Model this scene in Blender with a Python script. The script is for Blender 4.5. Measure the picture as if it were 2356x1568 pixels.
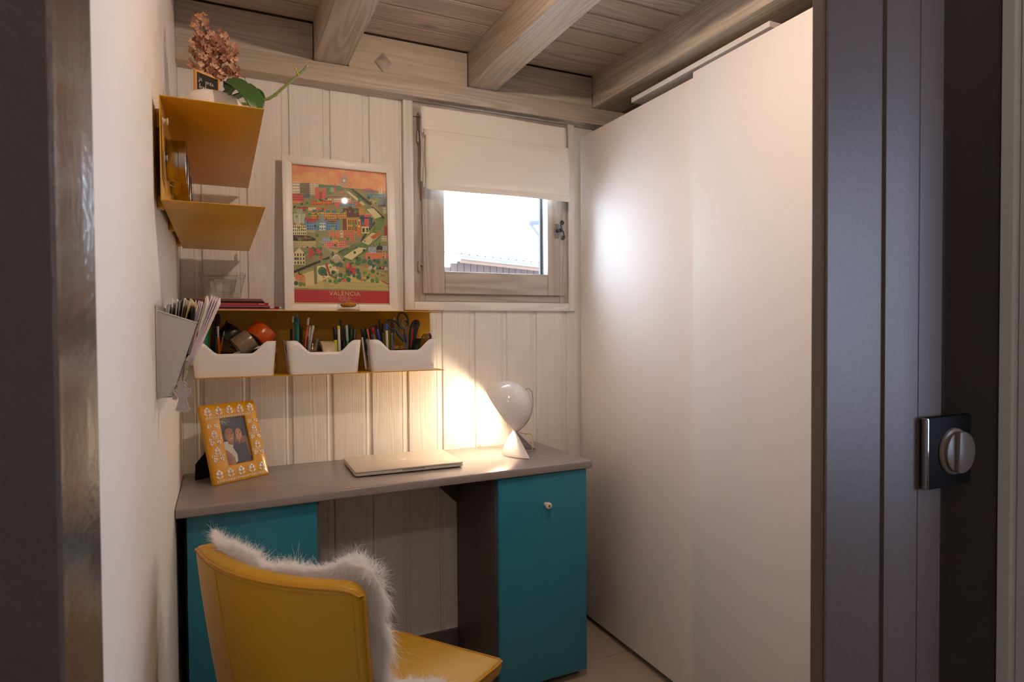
import bpy, bmesh, math, random
import numpy as np
from mathutils import Matrix, Vector
random.seed(7)
SC = bpy.context.scene
C = SC.collection
for o in list(bpy.data.objects):
    bpy.data.objects.remove(o)

# ------------------------------------------------------------------ camera
FPX, YAW, PITCH, ROLL = 1431.2, .43905, -.020986, -.0063417
CAM = Vector((.115, 0, 1.255))
F_ = Vector((math.sin(YAW)*math.cos(PITCH), math.cos(YAW)*math.cos(PITCH), math.sin(PITCH)))
R0 = Vector((math.cos(YAW), -math.sin(YAW), 0))
U0 = R0.cross(F_)
R_ = R0*math.cos(ROLL)+U0*math.sin(ROLL)
U_ = U0*math.cos(ROLL)-R0*math.sin(ROLL)
cd = bpy.data.cameras.new('camera')
cam = bpy.data.objects.new('camera', cd)
C.objects.link(cam)
m = Matrix((R_, U_, -F_)).transposed().to_4x4()
m.translation = CAM
cam.matrix_world = m
cd.sensor_width = 36.0
cd.sensor_fit = 'HORIZONTAL'
cd.lens = FPX/2356*36
cd.clip_start = .02
cd.dof.use_dof = True
cd.dof.focus_distance = 2.2
cd.dof.aperture_fstop = 14.0
SC.camera = cam

# ------------------------------------------------------------------ light
w = bpy.data.worlds.new('world')
SC.world = w
w.use_nodes = True
bg = w.node_tree.nodes['Background']
bg.inputs[0].default_value = (.70, .81, 1.0, 1)
bg.inputs[1].default_value = 15.5
SC.view_settings.view_transform = 'Standard'
SC.view_settings.look = 'None'
SC.view_settings.exposure = 0.0
SC.view_settings.gamma = 1.0
SC.view_settings.use_curve_mapping = False
SC.cycles.use_denoising = True
SC.cycles.max_bounces = 10
SC.cycles.diffuse_bounces = 6
SC.cycles.transparent_max_bounces = 16
SC.cycles.caustics_reflective = False
SC.cycles.caustics_refractive = False

def light(name, kind, loc, energy, color, **kw):
    l = bpy.data.lights.new(name, kind)
    l.energy = energy
    l.color = color
    for k, v in kw.items():
        setattr(l, k, v)
    o = bpy.data.objects.new(name, l)
    o.location = loc
    C.objects.link(o)
    return o
light('ceiling_bulb', 'POINT', (.76, .97, 2.15), 18, (1.0, .76, .59), shadow_soft_size=.009)
light('hall_ceiling_bulb', 'POINT', (.0, -.4, 2.22), 13, (1.0, .87, .78), shadow_soft_size=.05)  # unseen fill light, added to lift the door frames and white door edge
hall = light('hall_window_light', 'AREA', (2.05, -.85, 1.35), 20, (.60, .70, 1.0), shape='RECTANGLE', size=.55, size_y=1.0)
hall.rotation_euler = (Vector((0, .95, 1.15))-Vector((2.05, -.85, 1.35))).to_track_quat('-Z', 'Y').to_euler()
portal = light('window_portal', 'AREA', (1.125, 2.44, 1.72), 1, (1, 1, 1), shape='RECTANGLE', size=.5, size_y=.62)
portal.rotation_euler = (math.radians(-90), 0, 0)
portal.data.cycles.is_portal = True

# ------------------------------------------------------------------ helpers
def at(x, y, Y):
    'world point on the plane y = Y along the line of sight of a photograph pixel (for measuring)'
    r = F_+R_*((x-1178)/FPX)-U_*((y-784)/FPX)
    return CAM+r*(Y/r.y)

def atz(x, y, Z):
    r = F_+R_*((x-1178)/FPX)-U_*((y-784)/FPX)
    return CAM+r*((Z-CAM.z)/r.z)

def lin(h):
    if isinstance(h, str):
        h = h.lstrip('#')
        h = [int(h[i:i+2], 16)/255 for i in (0, 2, 4)]
    return tuple(c/12.92 if c <= .04045 else ((c+.055)/1.055)**2.4 for c in h[:3])

WL = {}          # world origin of every object built

class MB:
    def __init__(s):
        s.v, s.f, s.mi = [], [], []
    def add(s, verts, faces, mi=0, M=None):
        k = len(s.v)
        for p in verts:
            p = Vector(p)
            s.v.append(M @ p if M is not None else p)
        for fc in faces:
            s.f.append([i+k for i in fc])
            s.mi.append(mi)
        return s
    def bm(s, b, mi=0, M=None):
        b.verts.index_update()
        s.add([v.co.copy() for v in b.verts], [[v.index for v in f.verts] for f in b.faces], mi, M)
        b.free()
        return s
    def box(s, lo, hi, bev=0, mi=0, M=None, seg=2):
        b = bmesh.new()
        bmesh.ops.create_cube(b, size=1)
        lo, hi = Vector(lo), Vector(hi)
        for v in b.verts:
            v.co = Vector([(lo[i]+hi[i])/2+v.co[i]*(hi[i]-lo[i]) for i in range(3)])
        if bev:
            bmesh.ops.bevel(b, geom=b.edges[:], offset=bev, segments=seg, profile=.5, affect='EDGES')
        return s.bm(b, mi, M)
    def prism(s, poly, axis, a, b_, mi=0, M=None, bev=0):
        def mk(p, h):
            return {0: (h, p[0], p[1]), 1: (p[0], h, p[1]), 2: (p[0], p[1], h)}[axis]
        n = len(poly)
        b = bmesh.new()
        A = [b.verts.new(mk(p, a)) for p in poly]
        B = [b.verts.new(mk(p, b_)) for p in poly]
        b.faces.new(A[::-1])
        b.faces.new(B)
        for i in range(n):
            b.faces.new((A[i], A[(i+1) % n], B[(i+1) % n], B[i]))
        bmesh.ops.recalc_face_normals(b, faces=b.faces)
        if bev:
            bmesh.ops.bevel(b, geom=b.edges[:], offset=bev, segments=2, profile=.5, affect='EDGES')
        return s.bm(b, mi, M)
    def tube(s, path, r, n=8, mi=0, M=None, cap=True):
        path = [Vector(p) for p in path]
        rs = r if isinstance(r, (list, tuple)) else [r]*len(path)
        vs, fs = [], []
        up = None
        for i, p in enumerate(path):
            t = (path[min(i+1, len(path)-1)]-path[max(i-1, 0)]).normalized()
            if up is None:
                up = t.orthogonal().normalized()
            up = (up-t*up.dot(t)).normalized()
            sd = t.cross(up)
            for k in range(n):
                a = 2*math.pi*k/n
                vs.append(p+(up*math.cos(a)+sd*math.sin(a))*rs[i])
        for i in range(len(path)-1):
            for k in range(n):
                fs.append([i*n+k, i*n+(k+1) % n, (i+1)*n+(k+1) % n, (i+1)*n+k])
        if cap:
            fs.append(list(range(n))[::-1])
            fs.append([(len(path)-1)*n+k for k in range(n)])
        return s.add(vs, fs, mi, M)
    def lathe(s, prof, n=24, mi=0, M=None, closed=False):
        vs, fs = [], []
        for r, z in prof:
            for k in range(n):
                a = 2*math.pi*k/n
                vs.append((max(r, 1e-5)*math.cos(a), max(r, 1e-5)*math.sin(a), z))
        m_ = len(prof)
        for i in range(m_ if closed else m_-1):
            j = (i+1) % m_
            for k in range(n):
                fs.append([i*n+k, i*n+(k+1) % n, j*n+(k+1) % n, j*n+k])
        return s.add(vs, fs, mi, M)
    def grid(s, fn, nu, nv, mi=0, M=None, wrap=False):
        vs = [fn(i/(nu if wrap else nu-1), j/(nv-1)) for j in range(nv) for i in range(nu)]
        fs = []
        for j in range(nv-1):
            for i in range(nu if wrap else nu-1):
                k = (i+1) % nu
                fs.append([j*nu+i, j*nu+k, (j+1)*nu+k, (j+1)*nu+i])
        return s.add(vs, fs, mi, M)
    def mesh(s, name, mats, smooth=38, off=None):
        me = bpy.data.meshes.new(name)
        vs = [tuple(v-off) if off is not None else tuple(v) for v in s.v]
        me.from_pydata(vs, [], s.f)
        for m_ in (mats if isinstance(mats, (list, tuple)) else [mats]):
            me.materials.append(m_)
        if any(s.mi):
            me.polygons.foreach_set('material_index', s.mi)
        if smooth:
            me.polygons.foreach_set('use_smooth', [True]*len(me.polygons))
            me.set_sharp_from_angle(angle=math.radians(smooth))
        me.update()
        return me
    def build(s, name, mats, parent=None, smooth=38, world=True, center=False, loc=None):
        base = WL.get(parent.name, Vector((0, 0, 0))) if parent is not None else Vector((0, 0, 0))
        org = base
        if center:
            lo = [min(v[i] for v in s.v) for i in range(3)]
            hi = [max(v[i] for v in s.v) for i in range(3)]
            org = Vector([(lo[i]+hi[i])/2 for i in range(3)])
            if not world:
                org = org+base
        if loc is not None:
            org = Vector(loc)
        off = org if world else org-base
        o = bpy.data.objects.new(name, s.mesh(name, mats, smooth, off))
        C.objects.link(o)
        if parent is not None:
            o.parent = parent
        o.location = org-base
        WL[o.name] = org.copy()
        return o

def thing(name, label, cat, loc=(0, 0, 0), rot=(0, 0, 0), group=None):
    o = bpy.data.objects.new(name, None)
    o.empty_display_size = .05
    C.objects.link(o)
    o.location = loc
    o.rotation_euler = rot
    WL[o.name] = Vector(loc)
    return tag(o, label, cat, group)

def tag(o, label, cat, group=None):
    o['label'] = label
    o['category'] = cat
    if group:
        o['group'] = group
    return o

def struct(o, label=None):
    o['kind'] = 'structure'
    if label:
        o['label'] = label
    return o

def solid(o, t, off=-1):
    md = o.modifiers.new('thickness', 'SOLIDIFY')
    md.thickness = t
    md.offset = off
    return o

def sub(o, lv=2):
    md = o.modifiers.new('smooth', 'SUBSURF')
    md.levels = md.render_levels = lv
    return o

# ------------------------------------------------------------------ materials
class NT:
    def __init__(s, name):
        s.m = bpy.data.materials.new(name)
        s.m.use_nodes = True
        s.t = s.m.node_tree
        s.p = s.t.nodes['Principled BSDF']
        s.out = s.t.nodes['Material Output']
    def n(s, typ, **kw):
        nd = s.t.nodes.new(typ)
        for k, v in kw.items():
            setattr(nd, k, v)
        return nd
    def l(s, a, b):
        s.t.links.new(a, b)

def mat(name, col, rough=.5, metal=0., spec=.5, coat=0., bump=0., bscale=200., var=0., vscale=6., sss=0.):
    T = NT(name)
    c = lin(col)
    T.p.inputs['Base Color'].default_value = (*c, 1)
    T.p.inputs['Roughness'].default_value = rough
    T.p.inputs['Metallic'].default_value = metal
    T.p.inputs['Specular IOR Level'].default_value = spec
    T.p.inputs['Coat Weight'].default_value = coat
    T.p.inputs['Coat Roughness'].default_value = .08
    if bump or var:
        tc = T.n('ShaderNodeTexCoord')
    if bump:
        nz = T.n('ShaderNodeTexNoise')
        nz.inputs['Scale'].default_value = bscale
        nz.inputs['Detail'].default_value = 4
        T.l(tc.outputs['Object'], nz.inputs['Vector'])
        b = T.n('ShaderNodeBump')
        b.inputs['Strength'].default_value = bump
        b.inputs['Distance'].default_value = .002
        T.l(nz.outputs['Fac'], b.inputs['Height'])
        T.l(b.outputs['Normal'], T.p.inputs['Normal'])
    if var:
        nz = T.n('ShaderNodeTexNoise')
        nz.inputs['Scale'].default_value = vscale
        nz.inputs['Detail'].default_value = 5
        T.l(tc.outputs['Object'], nz.inputs['Vector'])
        mx = T.n('ShaderNodeMix', data_type='RGBA')
        mx.inputs[6].default_value = (*[x*(1-var) for x in c], 1)
        mx.inputs[7].default_value = (*[min(1, x*(1+var)) for x in c], 1)
        T.l(nz.outputs['Fac'], mx.inputs[0])
        T.l(mx.outputs[2], T.p.inputs['Base Color'])
    return T.m

def wood(name, light_, dark_, axis=2, rough=.55, bump=.35, grain=1.0, knots=.8, fine=230, contrast=(.38, .68), sepia=None, fib=.55):
    'painted or whitewashed softwood: fibres run along the given axis of the object'
    T = NT(name)
    tc = T.n('ShaderNodeTexCoord')
    oi = T.n('ShaderNodeObjectInfo')
    ml = T.n('ShaderNodeMath', operation='MULTIPLY')
    ml.inputs[1].default_value = 31.7
    T.l(oi.outputs['Random'], ml.inputs[0])
    ad = T.n('ShaderNodeVectorMath', operation='ADD')
    T.l(tc.outputs['Object'], ad.inputs[0])
    T.l(ml.outputs[0], ad.inputs[1])
    def mapped(along, across):
        mp = T.n('ShaderNodeMapping')
        sc = [across]*3
        sc[axis] = along
        mp.inputs['Scale'].default_value = sc
        T.l(ad.outputs[0], mp.inputs['Vector'])
        return mp.outputs[0]
    # growth rings bent round by a slow noise give the cathedral figure
    slow = T.n('ShaderNodeTexNoise')
    slow.inputs['Scale'].default_value = 1
    slow.inputs['Detail'].default_value = 2
    T.l(mapped(.55, 8), slow.inputs['Vector'])
    rings = T.n('ShaderNodeMath', operation='MULTIPLY')
    rings.inputs[1].default_value = 20*grain
    T.l(slow.outputs['Fac'], rings.inputs[0])
    sn = T.n('ShaderNodeMath', operation='SINE')
    r2 = T.n('ShaderNodeMath', operation='MULTIPLY')
    r2.inputs[1].default_value = 6.283
    T.l(rings.outputs[0], r2.inputs[0])
    T.l(r2.outputs[0], sn.inputs[0])
    s01 = T.n('ShaderNodeMapRange')
    s01.inputs[1].default_value = -1
    T.l(sn.outputs[0], s01.inputs[0])
    fibre = T.n('ShaderNodeTexNoise')
    fibre.inputs['Scale'].default_value = 1
    fibre.inputs['Detail'].default_value = 3
    T.l(mapped(2.2, fine), fibre.inputs['Vector'])
    mix = T.n('ShaderNodeMix', data_type='FLOAT')
    mix.inputs[0].default_value = fib
    T.l(s01.outputs[0], mix.inputs[2])
    T.l(fibre.outputs['Fac'], mix.inputs[3])
    ramp = T.n('ShaderNodeValToRGB')
    ramp.color_ramp.elements[0].position = contrast[0]
    ramp.color_ramp.elements[1].position = contrast[1]
    ramp.color_ramp.elements[0].color = (*lin(dark_), 1)
    ramp.color_ramp.elements[1].color = (*lin(light_), 1)
    T.l(mix.outputs[0], ramp.inputs[0])
    col = ramp.outputs[0]
    if sepia:
        bl = T.n('ShaderNodeTexNoise')
        bl.inputs['Scale'].default_value = 1
        bl.inputs['Detail'].default_value = 3
        T.l(mapped(1.6, 9), bl.inputs['Vector'])
        rr = T.n('ShaderNodeMapRange')
        rr.inputs[1].default_value = .45
        rr.inputs[2].default_value = .75
        T.l(bl.outputs['Fac'], rr.inputs[0])
        mx = T.n('ShaderNodeMix', data_type='RGBA')
        mx.inputs[7].default_value = (*lin(sepia), 1)
        T.l(rr.outputs[0], mx.inputs[0])
        T.l(col, mx.inputs[6])
        col = mx.outputs[2]
    if knots:
        vo = T.n('ShaderNodeTexVoronoi')
        vo.inputs['Scale'].default_value = 1
        T.l(mapped(2.6, 6.5), vo.inputs['Vector'])
        kr = T.n('ShaderNodeMapRange')
        kr.inputs[1].default_value = .05
        kr.inputs[2].default_value = .13
        kr.inputs[3].default_value = knots
        kr.inputs[4].default_value = 0
        T.l(vo.outputs['Distance'], kr.inputs[0])
        mx = T.n('ShaderNodeMix', data_type='RGBA')
        mx.inputs[7].default_value = (*[x*.45 for x in lin(dark_)], 1)
        T.l(kr.outputs[0], mx.inputs[0])
        T.l(col, mx.inputs[6])
        col = mx.outputs[2]
    T.l(col, T.p.inputs['Base Color'])
    T.p.inputs['Roughness'].default_value = rough
    b = T.n('ShaderNodeBump')
    b.inputs['Strength'].default_value = bump
    b.inputs['Distance'].default_value = .004
    T.l(mix.outputs[0], b.inputs['Height'])
    T.l(b.outputs['Normal'], T.p.inputs['Normal'])
    return T.m

def pane(name, tint=(1, 1, 1), refl=1.0, rough=.02):
    'thin clear sheet: Fresnel mix of see-through and mirror'
    T = NT(name)
    T.t.nodes.remove(T.p)
    tr = T.n('ShaderNodeBsdfTransparent')
    tr.inputs[0].default_value = (*tint, 1)
    gl = T.n('ShaderNodeBsdfGlossy')
    gl.inputs['Roughness'].default_value = rough
    lw = T.n('ShaderNodeLayerWeight')
    lw.inputs['Blend'].default_value = .5
    pw = T.n('ShaderNodeMath', operation='POWER')
    pw.inputs[1].default_value = 5
    T.l(lw.outputs['Facing'], pw.inputs[0])
    mu = T.n('ShaderNodeMath', operation='MULTIPLY_ADD')
    mu.inputs[1].default_value = .9*refl
    mu.inputs[2].default_value = .04*refl
    T.l(pw.outputs[0], mu.inputs[0])
    mx = T.n('ShaderNodeMixShader')
    T.l(mu.outputs[0], mx.inputs[0])
    T.l(tr.outputs[0], mx.inputs[1])
    T.l(gl.outputs[0], mx.inputs[2])
    T.l(mx.outputs[0], T.out.inputs['Surface'])
    return T.m

def glass(name, col=(1, 1, 1), ior=1.5, rough=0.):
    T = NT(name)
    T.p.inputs['Base Color'].default_value = (*col, 1)
    T.p.inputs['Transmission Weight'].default_value = 1
    T.p.inputs['Roughness'].default_value = rough
    T.p.inputs['IOR'].default_value = ior
    return T.m

def cloth(name, col, trans=.35):
    T = NT(name)
    c = lin(col)
    T.t.nodes.remove(T.p)
    d = T.n('ShaderNodeBsdfDiffuse')
    t = T.n('ShaderNodeBsdfTranslucent')
    d.inputs[0].default_value = (*c, 1)
    t.inputs[0].default_value = (*c, 1)
    tc = T.n('ShaderNodeTexCoord')
    nz = T.n('ShaderNodeTexNoise')
    nz.inputs['Scale'].default_value = 600
    T.l(tc.outputs['Object'], nz.inputs['Vector'])
    b = T.n('ShaderNodeBump')
    b.inputs['Strength'].default_value = .12
    b.inputs['Distance'].default_value = .001
    T.l(nz.outputs['Fac'], b.inputs['Height'])
    T.l(b.outputs['Normal'], d.inputs['Normal'])
    mx = T.n('ShaderNodeMixShader')
    mx.inputs[0].default_value = trans
    T.l(d.outputs[0], mx.inputs[1])
    T.l(t.outputs[0], mx.inputs[2])
    T.l(mx.outputs[0], T.out.inputs['Surface'])
    return T.m

def printed(name, rough=.45):
    T = NT(name)
    a = T.n('ShaderNodeAttribute')
    a.attribute_name = 'ink'
    T.l(a.outputs['Color'], T.p.inputs['Base Color'])
    T.p.inputs['Roughness'].default_value = rough
    return T.m

def emit(name, col, strength):
    T = NT(name)
    T.p.inputs['Base Color'].default_value = (*col, 1)
    T.p.inputs['Emission Color'].default_value = (*col, 1)
    T.p.inputs['Emission Strength'].default_value = strength
    return T.m

M_plank = wood('white_painted_boards', '#eeebe6', '#e6e2dc', 2, .5, .30, .8, .10, 240, (.25, .75), None, .78)
M_casing = wood('white_painted_casing', '#ece9e4', '#e2ded8', 2, .5, .3, .6, 0, 160)
M_beamX = wood('whitewashed_beam', '#cbc3b8', '#aea498', 0, .6, .2, 1.0, .3, 190, (.2, .8), '#bfb19d')
M_beamY = wood('whitewashed_joist', '#cfc5b9', '#b0a595', 1, .6, .2, 1.0, .3, 190, (.2, .8), '#c7b698')
M_ceil = wood('whitewashed_ceiling', '#c9bdaf', '#a4978a', 0, .6, .2, .8, .6, 120, (.2, .8), '#b3a28e')
M_winV = wood('grey_window_wood', '#c2b8ad', '#a79d93', 2, .55, .2, .9, 0, 190, (.2, .8))
M_winX = wood('grey_window_wood_rail', '#c2b8ad', '#a79d93', 0, .55, .2, .9, .6, 190, (.2, .8))
M_plaster = mat('white_plaster', '#e9e5e1', .55, bump=.12, bscale=260)
M_plaster_dull = mat('hall_plaster', '#b9b4ae', .8)
M_jamb = mat('dark_taupe_paint', '#4c433e', .22, spec=.8, bump=.35, bscale=130, var=.05)
M_frame = mat('dark_taupe_paint_right', '#594a43', .42, bump=.1, bscale=160)
M_leaf = mat('white_door_paint', '#d6d4d4', .35)
M_lacquer = mat('white_satin_lacquer', '#efece9', .55, spec=.1, bump=.015, bscale=40)
M_carcass = mat('wardrobe_carcass', '#c8c2ba', .5)
M_dark = mat('dark_recess', '#1c1a19', .7)
M_grey = mat('taupe_furniture_paint', '#75696a', .42, bump=.12, bscale=90)
M_greyin = mat('taupe_cabinet_side', '#544b4b', .5, bump=.12, bscale=90)
M_top = wood('taupe_worktop_paint', '#968d8e', '#918888', 0, .27, .1, .5, 0, 60)
M_teal = mat('turquoise_paint', '#257d96', .38, bump=.1, bscale=110)
M_yellow = mat('ochre_yellow_metal', '#cf9a14', .36, spec=.5)
M_leather = mat('mustard_leather', '#b5890f', .42, spec=.45, bump=.25, bscale=420)
M_leather2 = mat('mustard_leather_piping', '#b98312', .42)
M_white = mat('white_plastic', '#eceae8', .28)
M_whiteg = mat('glossy_white_plastic', '#efeeee', .1, coat=.5)
M_green_in = mat('dark_green_lining', '#14312d', .4)
M_black = mat('black_plastic', '#141416', .4)
M_soft = mat('black_velvet', '#050506', .95)
M_steel = mat('brushed_steel', '#b9b2a8', .25, metal=1)
M_chrome = mat('chrome', '#d8d8d8', .12, metal=1)
M_alu = mat('silver_aluminium', '#d8d2c9', .34, metal=.35)
M_paper = mat('white_paper', '#e9e6e2', .7)
M_glass = pane('clear_pane', (.99, .995, .99))
M_pglass = pane('picture_glass', (1, 1, 1), .6)
M_jar = pane('clear_jar_glass', (.965, .975, .965), 1.1)
M_clear = pane('clear_plastic', (.955, .955, .95), 1.5, .1)
# ================================================================== setting
# ---- back wall: a solid wall with a window opening, faced with tongue-and-groove boards
WX0, WX1, WZ0, WZ1 = .80, 1.44, 1.38, 2.10        # opening through the masonry
mb = MB()
mb.box((-.3, 2.318, -.05), (WX0, 2.52, 2.6))
mb.box((WX1, 2.318, -.05), (2.4, 2.52, 2.6))
mb.box((WX0, 2.318, -.05), (WX1, 2.52, WZ0))
mb.box((WX0, 2.318, WZ1), (WX1, 2.52, 2.6))
wall_back = struct(mb.build('wall_back', M_plaster), 'back wall faced with white painted vertical boards')
seams = [-.075, .066, .205, .343, .482, .622, .760, .897, 1.034, 1.173, 1.309, 1.4535, 1.60]
for i in range(len(seams)-1):
    x0, x1 = seams[i], seams[i+1]-.0007
    x0b = max(x0, 0)
    y = 2.3+random.uniform(-.0006, .0006)
    p = [(x0b, y+.018), (x0b, y+.0035), (x0b+.003, y), (x1-.027, y), (x1-.0245, y+.003), (x1-.022, y+.0005),
         (x1-.0175, y+.0005), (x1-.0145, y+.0042), (x1-.006, y+.0045), (x1-.004, y+.006), (x1, y+.006), (x1, y+.018)]
    ztop = 2.115 if (x1 < .77 or x0 > 1.44) else 1.345
    MB().prism(p, 2, 0.0, ztop).build('board', M_plank, wall_back, smooth=20, center=True)
bb = MB().box((.0, 2.282, 0), (1.55, 2.3, .076), .003).build('baseboard_back', M_greyin)
struct(bb)

# ---- left wall
mb = MB()
mb.box((-.2, .435, -.05), (0, 2.34, 2.6))
wall_left = struct(mb.build('wall_left', M_plaster), 'smooth white plaster wall at the left')
# ---- right wall behind the wardrobe
wall_right = struct(MB().box((2.14, .40, -.05), (2.32, 2.34, 2.6)).build('wall_right', M_plaster))
# ---- floor: large beige tiles with recessed joints
floor = struct(MB().box((-1.6, -2.1, -.08), (2.4, 2.4, -.004)).build('floor', mat('grey_grout', '#8d857c', .8)), 'floor of large beige tiles')
M_tile = mat('beige_stone_tile', '#b5a795', .42, bump=.06, bscale=60, var=.07, vscale=5)
for i in range(-3, 4):
    for j in range(-4, 1):
        x0, y0 = .34+.6*i, 1.9735+.6*j
        a, b_ = max(x0+.0015, -1.58), min(x0+.5985, 2.13)
        c_, d_ = y0+.0015, min(y0+.5985, 2.299)
        if a < b_ and c_ < d_:
            MB().box((a, c_, -.006), (b_, d_, 0), .001, seg=1).build('tile', M_tile, floor, center=True)
# ---- ceiling boards run along x, joists run towards the camera
ceiling = struct(MB().box((-1.8, -2.3, 2.335), (2.5, 2.5, 2.42)).build('ceiling', M_ceil), 'ceiling of whitewashed boards on joists')
y = 2.245
while y > .3:
    w_ = .112
    p = [(y, 2.316), (y-.003, 2.3105), (y-w_+.0065, 2.3105), (y-w_+.0035, 2.316), (y-w_+.0035, 2.335), (y, 2.335)]
    for (xa, xb) in ((-.02, .43), (.53, 1.0), (1.095, 1.56), (1.69, 2.14)):
        MB().prism(p, 0, xa, xb).build('ceiling_board', M_ceil, ceiling, smooth=20, center=True)
    y -= w_
def joist(name, x0, x1, label):
    o = MB().box((x0, .44, 2.1785), (x1, 2.262, 2.315), .004).build(name, M_beamY, center=True)
    struct(o, label)
joist('trim_1', .422, .5375, 'whitewashed ceiling joist nearest the left wall')
joist('trim_2', .990, 1.105, 'whitewashed ceiling joist in the middle of the ceiling')
joist('trim_3', 1.551, 1.697, 'whitewashed ceiling joist above the wardrobe doors')
beam = struct(MB().box((-.02, 2.236, 2.108), (2.14, 2.32, 2.1785), .006).build('trim_4', M_beamX, center=True), 'whitewashed wall beam running above the window')
for n_, (xa, xb) in enumerate(((.0, .4195), (.5395, .9875), (1.1075, 1.5485), (1.70, 2.13))):
    struct(MB().box((xa, 2.243, 2.1785), (xb, 2.32, 2.3045), .003).build('trim_%d' % (5+n_), M_beamX, center=True), 'whitewashed blocking board between joists above the wall beam')
# diamond headed peg in the wall beam
pg = thing('wooden_peg', 'grey diamond shaped pyramid peg head on the beam above the window', 'peg', (.661, 2.243, 2.2125))
b = .031
MB().add([(-b, 0, 0), (0, 0, -b*1.12), (b, 0, 0), (0, 0, b*1.12), (-b, -.007, 0), (0, -.007, -b*1.12), (b, -.007, 0), (0, -.007, b*1.12), (0, -.026, 0)],
         [[3, 2, 1, 0], [0, 1, 5, 4], [1, 2, 6, 5], [2, 3, 7, 6], [3, 0, 4, 7], [4, 5, 8], [5, 6, 8], [6, 7, 8], [7, 4, 8]]).build('peg_head', M_winX, pg, smooth=0, world=False)
# ---- front wall (round the doorway) and the hall behind the camera
mb = MB()
mb.box((1.03, .446, -.05), (2.16, .463, 2.6))
mb.box((-.2, .33, 2.08), (2.16, .463, 2.6))
wall_front = struct(mb.build('wall_front', M_frame), 'wall round the doorway')
# left jamb, seen out of focus
poly = [(-.2, .331), (.0490, .331), (.0506, .3335), (.0506, .345), (.0500, .348), (.0502, .398), (.0472, .401), (.0493, .436), (.047, .441), (-.2, .441)]
jl = struct(MB().prism(poly, 2, 0, 2.08).build('door_1', M_jamb, smooth=20), 'dark taupe door jamb at the left edge')
# right jamb: stacked mouldings
prof = [(.684, .463), (.6828, .4615), (.6772, .4425), (.6776, .446), (.6785, .4395), (.7642, .4395), (.7652, .4365), (.8215, .4365), (.8225, .441), (.824, .437), (.8655, .437), (.868, .449), (.868, .463)]
db = struct(MB().box((.8685, .4485, 0), (1.03, .463, 2.08), .001).build('trim_10', mat('painted_shade_brown', '#2a211d', .5)), 'dark brown strip painted as the shade between the moulded frame and the white door')  # shade beside the white door, put into a near-black strip of its own
jr = struct(MB().prism(prof, 2, 0, 2.08).build('door_2', M_frame, smooth=20), 'dark taupe moulded door frame at the right')
# open white door leaf beside the camera
dl = struct(MB().prism([(1.003, .4478), (1.003, .4345), (1.0065, .4325), (1.0065, .4285), (1.003, .4265), (1.003, .28), (1.043, .28), (1.043, .4478)], 2, .01, 2.04).build('door_3', M_leaf, smooth=20), 'white painted door edge at the far right')
sw = thing('light_switch', 'square dark light switch with a round brown rocker on the right door frame', 'light switch', (.8685, .4365, 1.111))
MB().box((-.044, -.009, -.041), (.041, 0, .041), .0035).build('cover_plate', mat('dark_switch_plate', '#0b0b0d', .6, spec=.12), sw, world=False)
MB().box((-.0445, -.0096, -.0405), (-.0400, -.001, .0405), .002).build('chrome_edge', M_chrome, sw, world=False)
rk = MB()
Mr = Matrix.Translation((.005, 0, 0)) @ Matrix.Rotation(math.radians(90), 4, 'X')
rk.lathe([(.0, .0125), (.0235, .0125), (.0262, .011), (.027, .008), (.027, .0)], 36, 0, Mr)
MB_ = rk.build('bezel_ring', mat('switch_ring', '#86796f', .3), sw, world=False)
M_rk = mat('brown_rocker', '#6f6259', .35)
MB().prism([(math.cos(a)*.0235, math.sin(a)*.0235) for a in [math.radians(d) for d in range(115, 246, 10)]], 1, -.016, -.0123, 0, Matrix.Translation((.005, 0, 0)), .0006).build('rocker', M_rk, sw, world=False)
MB().prism([(math.cos(a)*.0235, math.sin(a)*.0235) for a in [math.radians(d) for d in list(range(-112, 113, 12))]], 1, -.0195, -.0123, 0, Matrix.Translation((.005, 0, 0)), .001).build('rocker', M_rk, sw, world=False)
# hall shell
hw = struct(MB().box((-1.7, -2.2, -.05), (-1.55, .44, 2.6)).build('wall_hall_left', M_plaster_dull))
hw = struct(MB().box((2.3, -2.2, -.05), (2.45, .70, 2.6)).build('wall_hall_right', M_plaster_dull))
hw = struct(MB().box((-1.7, -2.25, -.05), (2.45, -2.1, 2.6)).build('wall_hall_back', M_plaster_dull))
hw = struct(MB().box((-1.7, .30, -.05), (-.2, .44, 2.6)).build('wall_hall_front', M_plaster_dull))

# ---- window
win = bpy.data.objects.new('window_1', None)
C.objects.link(win)
WL['window_1'] = Vector((0, 0, 0))
struct(win, 'small grey wooden window in the boarded back wall')
cas = bpy.data.objects.new('trim_9', None)
C.objects.link(cas)
WL['trim_9'] = Vector((0, 0, 0))
struct(cas, 'white casing round the window')
MB().box((.745, 2.281, 1.3245), (.7815, 2.301, 2.112), .002).build('casing_board', M_casing, cas, center=True)
MB().box((1.4535, 2.281, 1.3245), (1.4835, 2.301, 2.112), .002).build('casing_board', M_casing, cas, center=True)
MB().box((.7820, 2.281, 1.3245), (1.4530, 2.301, 1.3575), .002).build('casing_board', wood('white_painted_casing_rail', '#ece9e4', '#e2ded8', 0, .5, .3, .6, 0, 160), cas, center=True)
MB().box((.7825, 2.290, 1.3585), (.826, 2.36, 2.052), .002).build('frame_post', M_winV, win, center=True)
MB().box((1.414, 2.290, 1.3585), (1.4525, 2.36, 2.052), .002).build('frame_post', M_winV, win, center=True)
MB().box((.7825, 2.288, 2.0535), (1.4525, 2.36, 2.1085), .002).build('frame_head', M_winX, win, center=True)
MB().box((.8265, 2.290, 1.3585), (1.4135, 2.36, 1.397), .002).build('frame_sill', M_winX, win, center=True)
SX0, SX1, SZ0, SZ1 = .8135, 1.4290, 1.3885, 2.060
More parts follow.
